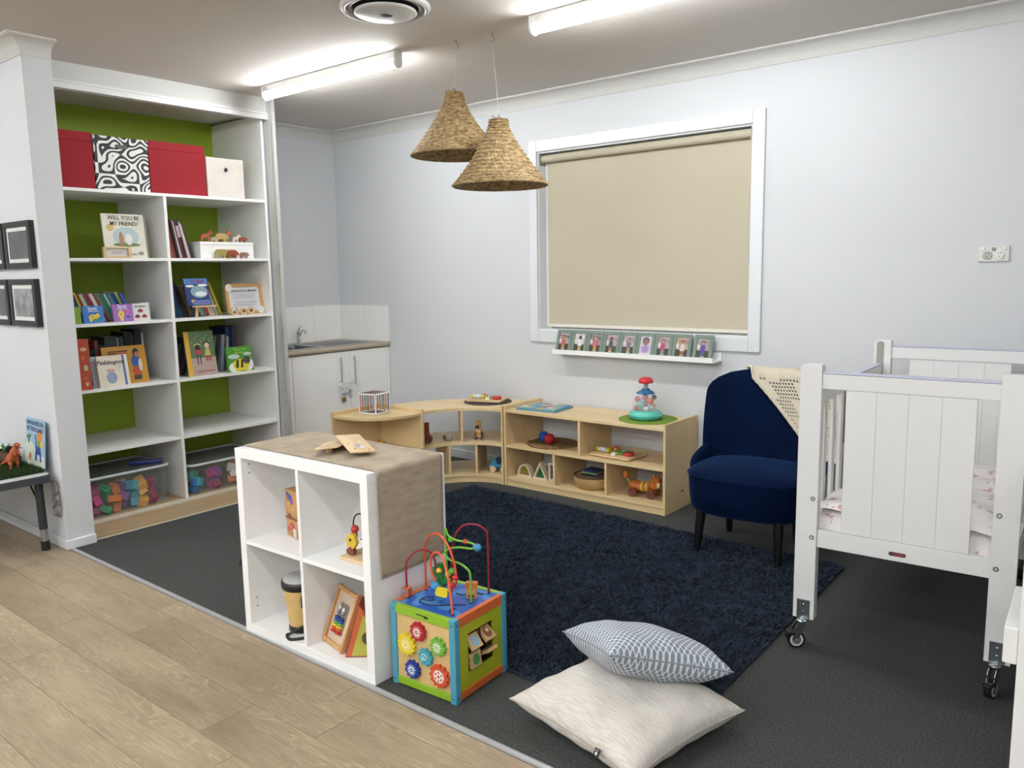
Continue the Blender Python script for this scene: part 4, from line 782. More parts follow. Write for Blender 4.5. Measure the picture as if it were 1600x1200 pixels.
ob('stripes', m, flat('5c2c18'), t)
for x in (-.058, .062):
    for s_ in (-1, 1):
        ob('wheel', M().cyl((x, s_*.034, .028), (x, s_*.046, .028), .028, n=22), DKW, t, bev=.0015); ob('leg', M().cyl((x, s_*.034, .028), (x, s_*.028, .06), .012, n=10), OR, t)
ob('tail_spring', M().tube([(-.086, 0, .07), (-.10, 0, .085), (-.112, 0, .10)], .0035, 6), flat('c8c8c4'), t); ob('tail', M().ball((-.122, 0, .122), .021, sc=(.8, .6, 1.15)), OR, t)
# ================================================================ PHOTO LEDGE WITH NINE FRAMES
pl = thing('photo_ledge', 'white picture ledge on the wall under the window', 'ledge', (2.375, 0, .884))
bx('ledge_base', 0, -.112, 0, 1.185, -.0, .012, WHITE2, pl, .001); bx('ledge_lip', 0, -.118, 0, 1.175, -.108, .031, WHITE2, pl, .001); bx('ledge_back', 0, -.012, .012, 1.185, -.0005, .055, WHITE2, pl)
SAGE = mat('sage_frame', '76877b', .55, var=.1, vscale=14)
kids = [('c8b4b4', '5c6458', '3a3c30', 'c0604c', 'c08878', '3c2420', 'cc9c6c'), ('b8acb0', 'd8d4d8', '3c4430', 'dcdce0', '5a4038', '2c1c1c', 'd8a850'), ('9c9490', '5c5c64', '3c4028', 'd05c60', 'c09080', '8c5c4c', 'd8a850'), ('c4a8ac', '8c8a90', '3c4430', '44484c', '6c4c44', '5c2c30', 'c87c4c'), ('c8b4b0', '8c8c90', '3c4030', '70707c', 'b08878', '4c3430', 'c89880'), ('d4ccd8', 'ac9cc0', 'c0b4cc', '9c84b8', '8c6454', '3c2824', 'a89cc8'), ('b8a4a8', '8c8480', '3c4028', 'b43c60', 'b48c80', '4c3430', '8c90b8'), ('c8a890', '8c7c70', '34381c', 'd0c4c8', 'a87c64', '4c3028', 'b46440'), ('a89c9c', '8c8c8c', '3c4428', '5c4490', 'b08878', '2c2028', '5c5c9c')]
kw = ['in a dark top and red trousers', 'in a white top', 'in a coral pink dress', 'in a dark grey top', 'in a patterned top and shorts', 'close up in lilac, with white print border', 'in a crimson top and blue jeans', 'in a white patterned dress', 'in a purple jacket']
for i in range(9):
    x0 = 2.383+i*.1262 if i < 8 else 3.408
    t = thing('framed_photo', 'sage green photo frame showing a child %s' % kw[i], 'photo frame', (x0, -.100 if i < 8 else -.104, .8962), 0, 'sage green frames on the ledge', rx=-17)
    W_, H_ = .124, .158; bg1, bg2, gr, top, skin, hair, leg = kids[i]; bw = .022
    m = M(); m.box(0, 0, 0, W_, .011, bw-.006).box(0, 0, H_-bw, W_, .011, H_).box(0, 0, bw-.006, bw, .011, H_-bw).box(W_-bw, 0, bw-.006, W_, .011, H_-bw); ob('moulding', m, SAGE, t, bev=.0012)
    ob('photo', M().box(bw-.001, .005, bw-.008, W_-bw+.001, .008, H_-bw+.001), mat('photo_bg_%d' % i, bg1, .35, var=.5, vscale=40, c2=bg2), t)
    cx = .062+.004*((i*5) % 3-1); z0 = bw-.004
    if i == 5: sh_ = [(rect(bw, z0-.003, W_-bw, H_-bw), 4), (rect(bw+.005, z0+.008, W_-bw-.005, H_-bw-.006), 0), (ell(.062, .052, .026, .024), 1), (ell(.062, .105, .023, .024), 3), (ell(.062, .098, .018, .022), 2)]
    else: sh_ = [(rect(bw, z0-.003, W_-bw, .062), 0), (ell(.030, .085, .012, .014), 4), (rect(cx-.010, z0+.008, cx-.002, .058), 5), (rect(cx+.002, z0+.008, cx+.010, .058), 5), ([(cx-.016, .052), (cx+.016, .052), (cx+.012, .096), (cx-.012, .096)], 1), (ell(cx, .109, .0125, .0135), 3), (ell(cx, .1055, .0095, .011), 2), (ell(cx-.006, z0+.006, .006, .003), 4), (ell(cx+.008, z0+.006, .006, .003), 4)]
    decal('photo_print', sh_, [flat(q, .35) for q in (gr, top, skin, hair, 'd0d0d4', leg)], t, y=.0045)
    m = M(); m.box(.02, .011, .01, W_-.02, .014, .13); ob('easel_back', m, SAGE, t)
# ================================================================ WHITE CUBE UNIT
KA = math.degrees(.0243)
ku = thing('cube_shelf_unit', 'white two by two cube shelf standing at the edge of the carpet', 'shelving', (2.764, -2.807, 0), KA)
KW_, KD_, KH_, kt = .771, .392, .7687, .038
bx('top_board', 0, 0, KH_-kt, KW_, KD_, KH_, WHITE2, ku, .002, seg=3); bx('bottom_board', 0, 0, .0, KW_, KD_, kt, WHITE2, ku, .002)
bx('side_panel', 0, .0005, kt, kt, KD_-.0005, KH_-kt, WHITE2, ku, .0015); bx('side_panel', KW_-kt, .0005, kt, KW_, KD_-.0005, KH_-kt, WHITE2, ku, .0015)
bx('upright', .3775, .002, kt, .3935, KD_-.002, KH_-kt, WHITE2, ku, .001)
bx('shelf', kt, .0025, .3765, .3770, KD_-.003, .3925, WHITE2, ku, .001); bx('shelf', .3940, .0025, .3765, KW_-kt, KD_-.003, .3925, WHITE2, ku, .001)
m = M()
for x, s_ in ((kt, 1),):
    for z in (.70, .665, .14, .105): m.T = Matrix.Translation((x+.0006, .035, z)) @ Matrix.Rotation(R(90), 4, 'Y'); m.lathe([(.0032, -.0006), (.0032, .0)], 10)
ob('dowel_hole', m, flat('5c5c5a'), ku)
# linen runner
ln = thing('table_runner', 'taupe linen runner lying over the cube shelf and hanging down its right side', 'cloth', (2.764, -2.807, KH_+.0006), KA)
X0, X1, Y0, Y1, dr = .008, KW_+.004, .040, .372, .385
def run(u, v):
    s_ = u*(X1-X0+dr); y = Y0+(Y1-Y0)*v; bend = .010
    if s_ < X1-X0-bend: x, z = X0+s_, .003+.0004*math.sin(s_*40+v*6)
    elif s_ < X1-X0+bend*.57:
        a = (s_-(X1-X0-bend))/(bend*1.57)*math.pi/2; x, z = X1-bend+bend*math.sin(a), .003-bend+bend*math.cos(a)
    else:
        q = s_-(X1-X0+bend*.57); x, z = X1+.004*math.sin(v*3.2+.4)*min(1, q*4)*(q*2)+.002, .003-bend-q; y = y+(.5-v)*.015*q
    return (x, y, z)
m = M(); m.grid(run, 150, 24); o = ob('cloth', m, LINEN, ln); md = o.modifiers.new('s', 'SOLIDIFY'); md.thickness = .0022; md.offset = 1
m = M(); m.tube([tuple(Vector(run(.99, v/12))+Vector((.002, 0, 0))) for v in range(13)], .0018, 5)
m.tube([tuple(Vector(run(.62+.38*k/20, .012))+Vector((.002, 0, 0))) for k in range(21)], .0016, 5); m.tube([tuple(Vector(run(.62+.38*k/20, .988))+Vector((.002, 0, 0))) for k in range(21)], .0016, 5)
ob('hem', m, mat('linen_hem', '8c7c66', .9), ln)
# wooden picture tiles on the runner
KB = Matrix.Translation((2.764, -2.807, 0)) @ Matrix.Rotation(.0243, 4, 'Z')
def kpos(x, y, z): return tuple(KB @ Vector((x, y, z)))
for i, (x, y, z, rz, rx, ry, lb) in enumerate([(.395, .165, .7905, -52, 4, -7, 'left wooden picture card propped up on the runner'), (.465, .222, .7985, -29, -3, 3, 'right wooden picture card overlapping, with printed purple animals')]):
    t = thing('wooden_picture_card', lb, 'toy card', kpos(x, y, z), rz+KA, 'wooden cards on the runner', rx=rx, ry=ry); w_, d_ = (.19, .085) if i == 0 else (.27, .095)
    ob('card', M().prism(rrect(-w_/2, -d_/2, w_/2, d_/2, .004), 0, .005), PINE, t, bev=.0006)
    if i:
        m = M()
        for (px, py, r1, r2), k in zip([(.05, .0, .022, .012), (.07, .012, .016, .010), (-.04, .012, .014, .01), (-.01, .02, .012, .006), (.11, .03, .006, .004), (.095, -.02, .008, .003), (.02, -.03, .008, .003)], (0, 1, 2, 1, 3, 3, 3)):
            P = circ(px, py, r1, 12, ry=r2); m.add([(a, b, .0056+.0002*k) for a, b in P], [tuple(range(12))], k)
        ob('card_print', m, [flat('9c94b8'), flat('d8d8dc'), flat('d4b08c'), flat('4c4444')], t)
    else:
        m = M(); P = rrect(-.08, -.03, .08, .03, .01); m.add([(a, b, .0056) for a, b in P], [tuple(range(len(P)))]); ob('card_print', m, flat('c8b088'), t)
o = ob('wooden_cylinder', M().lathe([(.013, 0), (.013, .022)], 18), PINE, bev=.001); o.location = kpos(.405, .145, KH_+.004); tag(o, 'small round wooden peg under the propped cards', 'toy')
o = ob('wooden_picture_card', M().prism(rrect(-.05, -.02, .05, .02, .003), 0, .004), PINE, bev=.0006); o.location = kpos(.30, .235, KH_+.0075); o.rotation_euler = (R(4), R(-4), R(-60)); tag(o, 'small wooden card sticking out behind the two larger cards', 'toy card')
# toys inside the cube unit
t = thing('picture_block_tower', 'tall wooden block with printed butterfly and flowers in the upper left cube', 'toy', kpos(.166, .132, .393), KA-8)
ob('upper_block', M().box(-.045, 0, .073, .045, .045, .196), BEECH, t, bev=.002); ob('lower_block', M().box(-.045, 0, 0, .045, .045, .072), BEECH, t, bev=.002)
decal('block_print', [(ell(-.008, .165, .018, .014), 0), (ell(-.022, .178, .010), 0), (ell(.006, .15, .010, .014), 0), (ell(-.02, .135, .012, .004), 1), (ell(.01, .12, .014, .004), 1), (rect(-.044, .076, .044, .084), 2), (ell(-.012, .087, .014, .012), 2), (ell(.0, .046, .015, .015, 8), 3), (ell(-.028, .032, .011), 4), (rect(-.001, .004, .002, .03), 5), (rect(-.029, .004, -.026, .024), 5), (rect(.012, .004, .04, .04), 6), (ell(.0, .046, .005), 1)], [flat(q) for q in ('5c5cac', 'd8b83c', '7c5040', 'c04878', 'c85840', '5c7c3c', 'd8c8c0')], t)
t = thing('bead_maze', 'small bead maze with black wires and wooden animal beads in the upper right cube', 'toy', kpos(.622, .125, .393), KA)
ob('base', M().box(-.10, -.05, 0, .10, .10, .014), PINE, t, bev=.002)
ob('wire', M().tube(smoothpath([(-.062, -.02, .014), (-.062, -.018, .05), (-.045, -.01, .09), (-.075, 0, .125), (-.06, .005, .165), (.0, .01, .172), (.05, 0, .15), (.06, 0, .014)]), .0028, 8), BLACK, t)
ob('wire', M().tube(smoothpath([(-.05, .01, .07), (-.03, .01, .075), (-.005, .0, .1), (.015, -.01, .07), (-.01, -.02, .05), (.03, 0, .045), (.05, .02, .014)]), .0025, 8), flat('3c2c34'), t)
ob('giraffe_bead', M().prismy([(-.085, .045), (-.055, .04), (-.035, .065), (-.045, .095), (-.07, .10), (-.09, .075)], -.026, -.010), YL, t, bev=.003)
ob('bead_eye', M().ball((-.065, -.0265, .075), .0055), BLACK, t); ob('giraffe_foot', M().box(-.078, -.024, .038, -.062, -.012, .06), flat('e0d4a0'), t, bev=.004)
ob('hedgehog_bead', M().prismy([(-.085, .018), (-.05, .018), (-.048, .035), (-.067, .048), (-.088, .034)], -.028, -.012), flat('7c4030'), t, bev=.003); ob('red_bead', M().ball((-.060, -.006, .112), .0155), flat('b83030', .3), t)
ob('grey_bead', M().prismy(ell(.008, .13, .022, .034), -.01, .008), flat('6c7068'), t, bev=.003); ob('dark_bead', M().ball((.0, -.02, .05), .008), flat('2c2430'), t)
t = thing('toy_drum', 'small wooden hand drum with black rims and grey skin in the lower left cube', 'toy drum', kpos(.245, .098, .0386), KA)
ob('shell', M().lathe([(.050, .02), (.056, .06), (.058, .105), (.066, .14), (.070, .185)], 32), mat('drum_wood', 'd8b878', .4, var=.12, vscale=20), t)
ob('rim', M().lathe([(.0715, .178), (.0745, .184), (.0745, .206), (.070, .210)], 32), BLACK, t); ob('skin', M().lathe([(.069, .208), (.064, .218), (.045, .224), (.001, .226)], 32, cap=False), mat('drum_skin', 'a8aaa8', .5), t)
ob('foot_rim', M().lathe([(.052, 0), (.0545, .004), (.053, .024), (.050, .026)], 32), BLACK, t)
ob('side_handle', M().tube(smoothpath([(.066, -.03, .195), (.075, -.05, .16), (.068, -.045, .12)]), .007, 8), BLACK, t)
m = M(); m.tube(smoothpath([(.045, -.03, .03), (.02, -.075, .012), (.01, -.085, .006), (.05, -.10, .005), (.09, -.06, .006)]), .006, 6); ob('strap', m, BLACK, t)
t = thing('bead_abacus_frame', 'leaning wooden frame with two rainbow bead columns and zigzag back', 'toy', kpos(.395, .078, .0395), KA-14, rx=-22)
w_, h_ = .160, .225; m = M()
m.box(0, -.008, .0, .012, .012, h_).box(w_-.012, -.008, 0, w_, .012, h_).box(.012, -.008, .004, w_-.012, .012, .020).box(.012, -.008, h_-.020, w_-.012, .012, h_-.004); ob('frame', m, BEECH, t, bev=.002)
m = M()
ob('zigzag_panel', M().box(.012, .004, .020, w_-.012, .008, h_-.020), flat('e2d2c0', .6), t)
zz = [((.014+k*.0105, .0035, .022), (.024+k*.0105, .0035, h_-.022)) for k in range(12)]; m = M()
for a, b in zz: m.cyl(a, b, .0009, n=4)
ob('zigzag_print', m, flat('b88468'), t)
ob('bead_window', M().prismy(rrect(.045, .050, .115, .165, .008), .0, .0036), flat('8c7c70', .5), t)
RB = ['b82c28', 'cc5c2c', 'd8b030', '6ca83c', '2c5ca0', '243c78']
for cx in (.064, .096):
    ob('rod', M().cyl((cx, -.004, .051), (cx, -.004, .164), .002, n=6), CHROME, t)
    for k, cc in enumerate(RB): ob('bead', M().at((cx, -.004, .058+k*.0105)).lathe([(.010, -.005), (.0145, -.002), (.0145, .002), (.010, .005)], 14), flat(cc, .35), t)
    ob('silver_bead', M().at((cx-.002, -.005, .142)).lathe([(.004, -.018), (.011, -.012), (.011, .01), (.004, .016)], 14), mat('silver_bead', 'a8a8a8', .3, .6), t)
t = thing('shape_sorter_triangle', 'green and orange wooden triangle toy with round hole in the lower right cube', 'toy', kpos(.578, .030, .0395), KA+38)
m = M(); P = [(0, 0), (.16, 0), (.06, .205)]; m.prismy(P, 0, .085); ob('body', m, [flat('9c3c2c')], t, bev=.002)
decal('side_panel', [([(.006, .004), (.152, .004), (.062, .192)], 0), ([(.004, .004), (.024, .004), (.078, .178), (.060, .196)], 1), ([(.09, .004), (.15, .004), (.14, .03), (.10, .05)], 2), (ell(.092, .072, .027), 3)], [flat('b4b04c'), flat('c4623c'), flat('4c8c9c'), flat('5c4434')], t, y=-.001)
# ================================================================ ACTIVITY CUBE
ac = thing('activity_cube', 'colourful wooden activity cube with gears and bead wires beside the cube shelf', 'toy', (3.700, -2.575, 0), 3.5)
S_, HC = .147, .300; BLU = flat('4c9ab4', .4); GRN = flat('8cb42c', .4); ORG = flat('cc6430', .4); LIME = flat('a8b024', .45)
for a in (-1, 1):
    for b in (-1, 1):
        x, y = a*S_, b*S_; ob('corner_post', M().box(min(x, x-a*.026), min(y, y-b*.026), 0, max(x, x-a*.026), max(y, y-b*.026), HC), BLU, ac, bev=.003)
m = M()
for b in (-1,):
    for x in (-S_+.013, S_-.013):
        for z in (.02, HC-.02): m.T = Matrix.Translation((x, -S_-.0004, z)) @ Matrix.Rotation(R(90), 4, 'X'); m.lathe([(.0035, -.0006), (.003, .0002)], 10)
for y in (-S_+.013, S_-.013):
    for z in (.02, HC-.02): m.T = Matrix.Translation((S_+.0004, y, z)) @ Matrix.Rotation(R(90), 4, 'Y'); m.lathe([(.0035, -.0006), (.003, .0002)], 10)
ob('screw_head', m, flat('2c4c5c'), ac)
q = S_-.0255
for b in (-1, 1):
    y0, y1 = (-S_+.001, -S_+.02) if b < 0 else (S_-.02, S_-.001)
    for z0, z1 in ((.006, .034), (HC-.034, HC-.001)): ob('green_rail', M().box(-q, y0, z0, q, y1, z1), GRN, ac, bev=.002)
for a in (-1, 1):
    x0, x1 = (-S_+.001, -S_+.02) if a < 0 else (S_-.02, S_-.001)
    for z0, z1 in ((.006, .034), (HC-.034, HC-.001)): ob('orange_rail', M().box(x0, -q, z0, x1, q, z1), ORG, ac, bev=.002)
m = M(); m.box(-.022, -S_-.0008, HC-.0165, .018, -S_+.0008, HC-.014).box(.012, -S_-.0012, HC-.021, .030, -S_+.0008, HC-.015); ob('slot_mark', m, BLACK, ac)
GW = mat('gear_panel_wood', 'd4b47c', .5, var=.12, vscale=10, stretch=(1, 1, .2))
ob('front_panel', M().box(-q, -S_+.006, .034, q, -S_+.012, HC-.034), GW, ac); ob('back_panel', M().box(-q, S_-.012, .034, q, S_-.006, HC-.034), GW, ac)
ob('left_panel', M().box(-S_+.006, -q, .034, -S_+.012, q, HC-.034), LIME, ac)
m = M(); x0, x1 = S_-.012, S_-.006; m.box(x0, -q, .034, x1, -.070, HC-.034).box(x0, .070, .034, x1, q, HC-.034).box(x0, -.07, .034, x1, .07, .085).box(x0, -.07, .225, x1, .07, HC-.034); ob('window_panel', m, LIME, ac)
ob('window_backing', M().box(x0-.05, -.09, .06, x0-.045, .09, .25), BLACK, ac)
m = M(); m.cyl((x0+.002, -.0, .085), (x0+.002, 0, .225), .003, n=8); m.cyl((x0+.002, -.07, .19), (x0+.002, .07, .19), .003, n=8).cyl((x0+.002, -.07, .125), (x0+.002, .07, .125), .003, n=8); ob('spindle', m, BLACK, ac)
for (yy, zz, rx, ry, col, pr, nm) in ((-.038, .186, 0, -38, 'c9a878', '8cb0c8', 'tile_a'), (.034, .188, 0, -50, 'c49a68', '7c4a2c', 'tile_b'), (-.034, .120, 0, -10, 'c9a878', '4c8c4c', 'tile_c'), (.036, .124, 0, 62, 'd0ac74', 'b08850', 'tile_d')):
    t_ = M(); t_.box(-.006, -.028, -.027, .006, .028, .027); o = ob('flip_tile', t_, mat('tile_'+col, col, .5, var=.1, vscale=20), ac, bev=.001); o.location = (x0+.006, yy, zz); o.rotation_euler = (0, R(ry), 0)
    d_ = M(); k = [(.0064, yq, zq) for yq, zq in ell(0, 0, .019, .020, 14)]; d_.add(k, [tuple(range(14))]); k = [(.0068, yq, zq) for yq, zq in ell(.004, .008, .008, .008, 12)]; d_.add(k, [tuple(range(12))], 1)
    p_ = ob('tile_print', d_, [flat(pr), flat('d8c8a0' if nm == 'tile_b' else pr)], o)
def gear(x, z, r, nt, col, inner, nspk, ringc, label, rot=0, th=.012, y=-S_+.005):
    P = []
    for i in range(nt):
        a = 360*i/nt+rot; w_ = 360/nt
        for da, rr in ((-.34, .87), (-.2, 1.0), (-.07, 1.04), (.07, 1.04), (.2, 1.0), (.34, .87)): P.append((rr*r*math.cos(R(a+da*w_)), rr*r*math.sin(R(a+da*w_))))
    g = ob('gear', M().prismy(P, -th, 0), flat(col, .35), ac, bev=.0012); g.location = (x, y, z); g['label'] = label
    sh_ = []
    if nspk:
        for i in range(nspk):
            a = 360*i/nspk+8; c_, s_ = math.cos(R(a)), math.sin(R(a)); a1, a2 = r*.26, r*.62; w2 = r*.075
            sh_.append(([(a1*c_-w2*s_, a1*s_+w2*c_), (a1*c_+w2*s_, a1*s_-w2*c_), (a2*c_+w2*.5*s_, a2*s_-w2*.5*c_), (a2*c_-w2*.5*s_, a2*s_+w2*.5*c_)], 0))
        sh_ += [(ell(0, 0, r*.36), 0), (ell(0, 0, r*.22), 1), (ell(0, 0, r*.1), 0)]
    decal('gear_print', sh_+inner, [flat(ringc), flat(col, .36), flat('d83038'), flat('e8cc70')], g, y=-th-.0006)
    return g
gear(-.015, .224, .0335, 10, 'b01c2c', [], 12, 'e8e0dc', 'red gear with white sun', 10)
gear(-.070, .164, .0395, 13, 'e0c830', [(ell(0, 0, .022), 0), (ell(0, 0, .019), 3), (ell(0, 0, .014), 0), (ell(0, 0, .006), 1)], 0, 'e8dca8', 'yellow gear with pale ring', 4)
gear(.074, .192, .0330, 10, '6cac38', [], 12, 'e4ecd8', 'green gear with white sun', 0)
g = gear(.016, .140, .0305, 9, '3c9cac', [], 0, 'dce8e8', 'teal gear with white spiral', 6)
sp_ = [(.0028*a*.72*math.cos(a), -.0131, .0028*a*.72*math.sin(a)) for a in [1+.35*i for i in range(28)]]
sp_ = [(x*.75, y, z*.75) for x, y, z in sp_]; ob('spiral_print', M().tube(sp_, .0018, 5), flat('dce8e8'), g)
gear(-.046, .078, .0325, 10, '1c3c94', [], 12, 'dce4f0', 'dark blue gear with white sun', 14)
gear(.077, .088, .0405, 12, 'cc4c2c', [(ell(0, 0, .0235), 0), (ell(0, 0, .005), 2)]+[(ell(.015*math.cos(R(60*i+30)), .015*math.sin(R(60*i+30)), .0038), 2) for i in range(6)], 0, 'e4dcd4', 'orange gear with white disc and red dots', 0)
# blue river top board
def water(nt, rp):
    rp.color_ramp.elements[0].position = .45; rp.color_ramp.elements[1].position = .75
    tc = nt.nodes.new('ShaderNodeTexCoord'); wv = nt.nodes.new('ShaderNodeTexWave'); wv.wave_type = 'RINGS'; wv.inputs['Scale'].default_value = 16; wv.inputs['Distortion'].default_value = 7; wv.inputs['Detail'].default_value = 1
    wv.inputs['Detail Scale'].default_value = .8; nt.links.new(tc.outputs['Object'], wv.inputs['Vector']); return wv.outputs['Fac']
ob('water_board', M().box(-S_+.02, -S_+.02, HC-.014, S_-.02, S_-.02, HC-.004), mixmat('water_print', '2458b0', '4488cc', water, .35), ac)
m = M(); zt = HC-.0032
m.tube(smoothpath([(-.05, -.02, zt), (-.075, -.045, zt), (-.06, -.085, zt), (-.0, -.078, zt), (.05, -.04, zt), (.09, -.015, zt)]), .0028, 6); m.tube(smoothpath([(.085, -.095, zt), (.07, -.075, zt), (.08, -.06, zt)]), .0028, 6)
m.tube(smoothpath([(-.0, .045, zt), (.03, .05, zt), (.05, .085, zt), (.085, .09, zt)]), .0028, 6); m.tube(smoothpath([(-.07, -.06, zt), (-.04, -.055, zt), (-.03, -.04, zt)]), .0026, 6)
ob('groove', m, flat('141c30'), ac)
def wire(pts, r, col, label=None):
    o = ob('wire', M().tube(smoothpath(pts, 10), r, 8), flat(col, .3), ac)
    if label: o['label'] = label
    for p in (pts[0],): ob('wire_socket', M().at((p[0], p[1], HC-.004)).lathe([(.006, 0), (.0055, .003)], 12), BLACK, ac)
wire([(-.128, -.077, HC-.002), (-.128, -.077, .40), (-.124, -.070, .438), (-.100, -.040, .466), (-.075, -.010, .458), (-.060, .0, .425), (-.055, .0, .39), (-.040, .005, .355), (-.02, .015, .335)], .0038, '981c2c', 'dark red wire arch')
wire([(-.114, .009, HC-.002), (-.114, .009, .44), (-.108, .008, .47), (-.080, -.002, .512), (-.035, -.008, .530), (.01, -.015, .508), (.035, -.015, .463), (.045, -.01, .41), (.038, .0, .36), (.015, .005, .33)], .0042, 'd85c34', 'tall orange wire loop')
wire([(.102, -.101, HC-.002), (.092, -.096, .36), (.072, -.088, .43), (.04, -.07, .470), (.005, -.055, .483), (-.028, -.046, .467), (-.045, -.040, .43), (-.042, -.035, .39), (-.03, -.02, .35), (-.02, -.0, .33)], .0042, 'd8623c', 'low orange wire loop')
wire([(.096, .008, HC-.002), (.096, .008, .39), (.088, .008, .415), (.055, .006, .432), (.010, .004, .438), (-.02, .01, .455), (.0, .015, .475), (.045, .018, .487), (.095, .018, .492), (.108, .03, .500), (.07, .035, .505), (.02, .03, .505), (-.015, .028, .515), (-.028, .026, .54), (-.032, .03, .50), (-.03, .03, .44), (-.03, .03, .35)], .0040, '70b038', 'green wavy wire')
wire([(.094, .114, HC-.002), (.094, .114, .50), (.090, .110, .530), (.062, .09, .553), (.020, .07, .548), (-.008, .055, .51), (-.018, .05, .46), (-.02, .045, .38), (-.02, .04, .30)], .0040, '8c1c34', 'dark red wire arch at the back')
cac = ob('cactus', M().prismy([(-.012, 0), (.012, 0), (.013, .05), (.030, .055), (.030, .09), (.020, .09), (.018, .07), (.013, .068), (.012, .122), (-.012, .122), (-.013, .085), (-.02, .085), (-.022, .105), (-.032, .105), (-.032, .072), (-.012, .068)], -.008, .008), flat('24783c', .4), ac, bev=.002); cac.location = (-.031, -.001, HC-.003)
for loc, r_, col, nm in (((-.035, -.03, .345), .016, '3c98c8', 'blue_bead'), ((.03, -.02, .36), .012, 'd03428', 'red_bead'), ((.043, -.012, .385), .010, 'c42c2c', 'red_bead'), ((.02, .0, .40), .012, '5c9c34', 'green_bead'), ((.0, .0, .385), .010, 'c8b83c', 'yellow_bead'), ((-.024, -.02, .40), .010, 'e0a43c', 'orange_bead'), ((.113, .028, .497), .0135, '3c88b8', 'blue_bead'), ((-.012, .035, .50), .010, '58b040', 'green_bead'), ((.055, .035, .505), .009, 'c8502c', 'orange_bead')):
    ob(nm, M().ball((0, 0, 0), r_, sc=(1.25, 1, 1)), flat(col, .3), ac).location = loc
o = ob('yellow_fish_bead', M().prismy(rrect(-.022, -.014, .022, .014, .008), -.008, .008), flat('e0cc30', .3), ac, bev=.003); o.location = (.035, -.075, .352); o.rotation_euler = (0, R(8), R(20))
o = ob('tiger_bead', M().prismy(rrect(-.019, 0, .019, .048, .006), -.010, .010), flat('c8844c', .4), ac, bev=.003); o.location = (.070, .045, HC-.002); o.rotation_euler = (0, 0, R(30))
ob('tiger_cap', M().prismy(rrect(-.023, .042, .023, .058, .006), -.012, .012), flat('c86838', .4), o, bev=.003); decal('tiger_face', [(ell(0, .028, .010, .010), 0), (ell(-.004, .031, .0025), 1), (ell(.004, .031, .0025), 1), (ell(0, .010, .012, .005), 1)], [flat('d8b080'), flat('4c2c1c')], o, y=-.0106)
o = ob('owl_bead', M().prismy(rrect(-.015, -.017, .015, .019, .006), -.010, .010), flat('c86438', .4), ac, bev=.003); o.location = (-.128, -.077, HC+.018)
decal('owl_face', [(ell(-.003, .004, .009, .011), 0), (ell(-.003, .006, .005), 1), (ell(-.001, .006, .0028), 2)], [flat('3c6ca8'), flat('d8dcdc'), flat('1c1c24')], o, y=-.0106)
# ================================================================ RUG
rg = thing('shag_rug', 'large dark navy shag rug in the middle of the carpet', 'rug', (0, 0, 0))
RC = [(2.062, -2.395), (4.532, -2.440), (4.505, -.682), (2.055, -.615)]
def rp_(u, v): return tuple((1-u)*(1-v)*RC[0][k]+u*(1-v)*RC[1][k]+u*v*RC[2][k]+(1-u)*v*RC[3][k] for k in (0, 1))
o = ob('rug_base', M().prism(RC, .0008, .010), RUGM, rg, fix=True)
import numpy as np
rs = np.random.RandomState(3); N = 120000
u_ = rs.rand(N); v_ = rs.rand(N); A = np.array(RC)
P = ((1-u_)*(1-v_))[:, None]*A[0]+(u_*(1-v_))[:, None]*A[1]+(u_*v_)[:, None]*A[2]+((1-u_)*v_)[:, None]*A[3]
fx = np.sin(P[:, 0]*9+np.sin(P[:, 1]*7)*2)*.5+np.sin(P[:, 1]*13+P[:, 0]*4)*.5; ang = fx*1.2+rs.randn(N)*1.8; ln_ = .012+.008*rs.rand(N); wd = .0022
hh = .018+.012*rs.rand(N)+.001*fx
dx, dy = np.cos(ang), np.sin(ang); co = np.zeros((N, 4, 3))
for k, (t1_, s1) in enumerate(((0, -1), (0, 1), (.55, .8), (1, 0))):
    co[:, k, 0] = P[:, 0]+dx*ln_*t1_*t1_-dy*wd*s1; co[:, k, 1] = P[:, 1]+dy*ln_*t1_*t1_+dx*wd*s1; co[:, k, 2] = .009+(hh-.009)*min(1, t1_*1.25)
me = bpy.data.meshes.new('pile'); me.vertices.add(N*4); me.vertices.foreach_set('co', co.ravel()); me.loops.add(N*4); me.loops.foreach_set('vertex_index', np.arange(N*4, dtype=np.int32))
me.polygons.add(N); me.polygons.foreach_set('loop_start', np.arange(0, N*4, 4, dtype=np.int32)); me.polygons.foreach_set('loop_total', np.full(N, 4, dtype=np.int32)); me.update(calc_edges=True); me.materials.append(RUGM)
o = bpy.data.objects.new('pile', me); C.objects.link(o); o.parent = rg; o['kind'] = 'stuff'
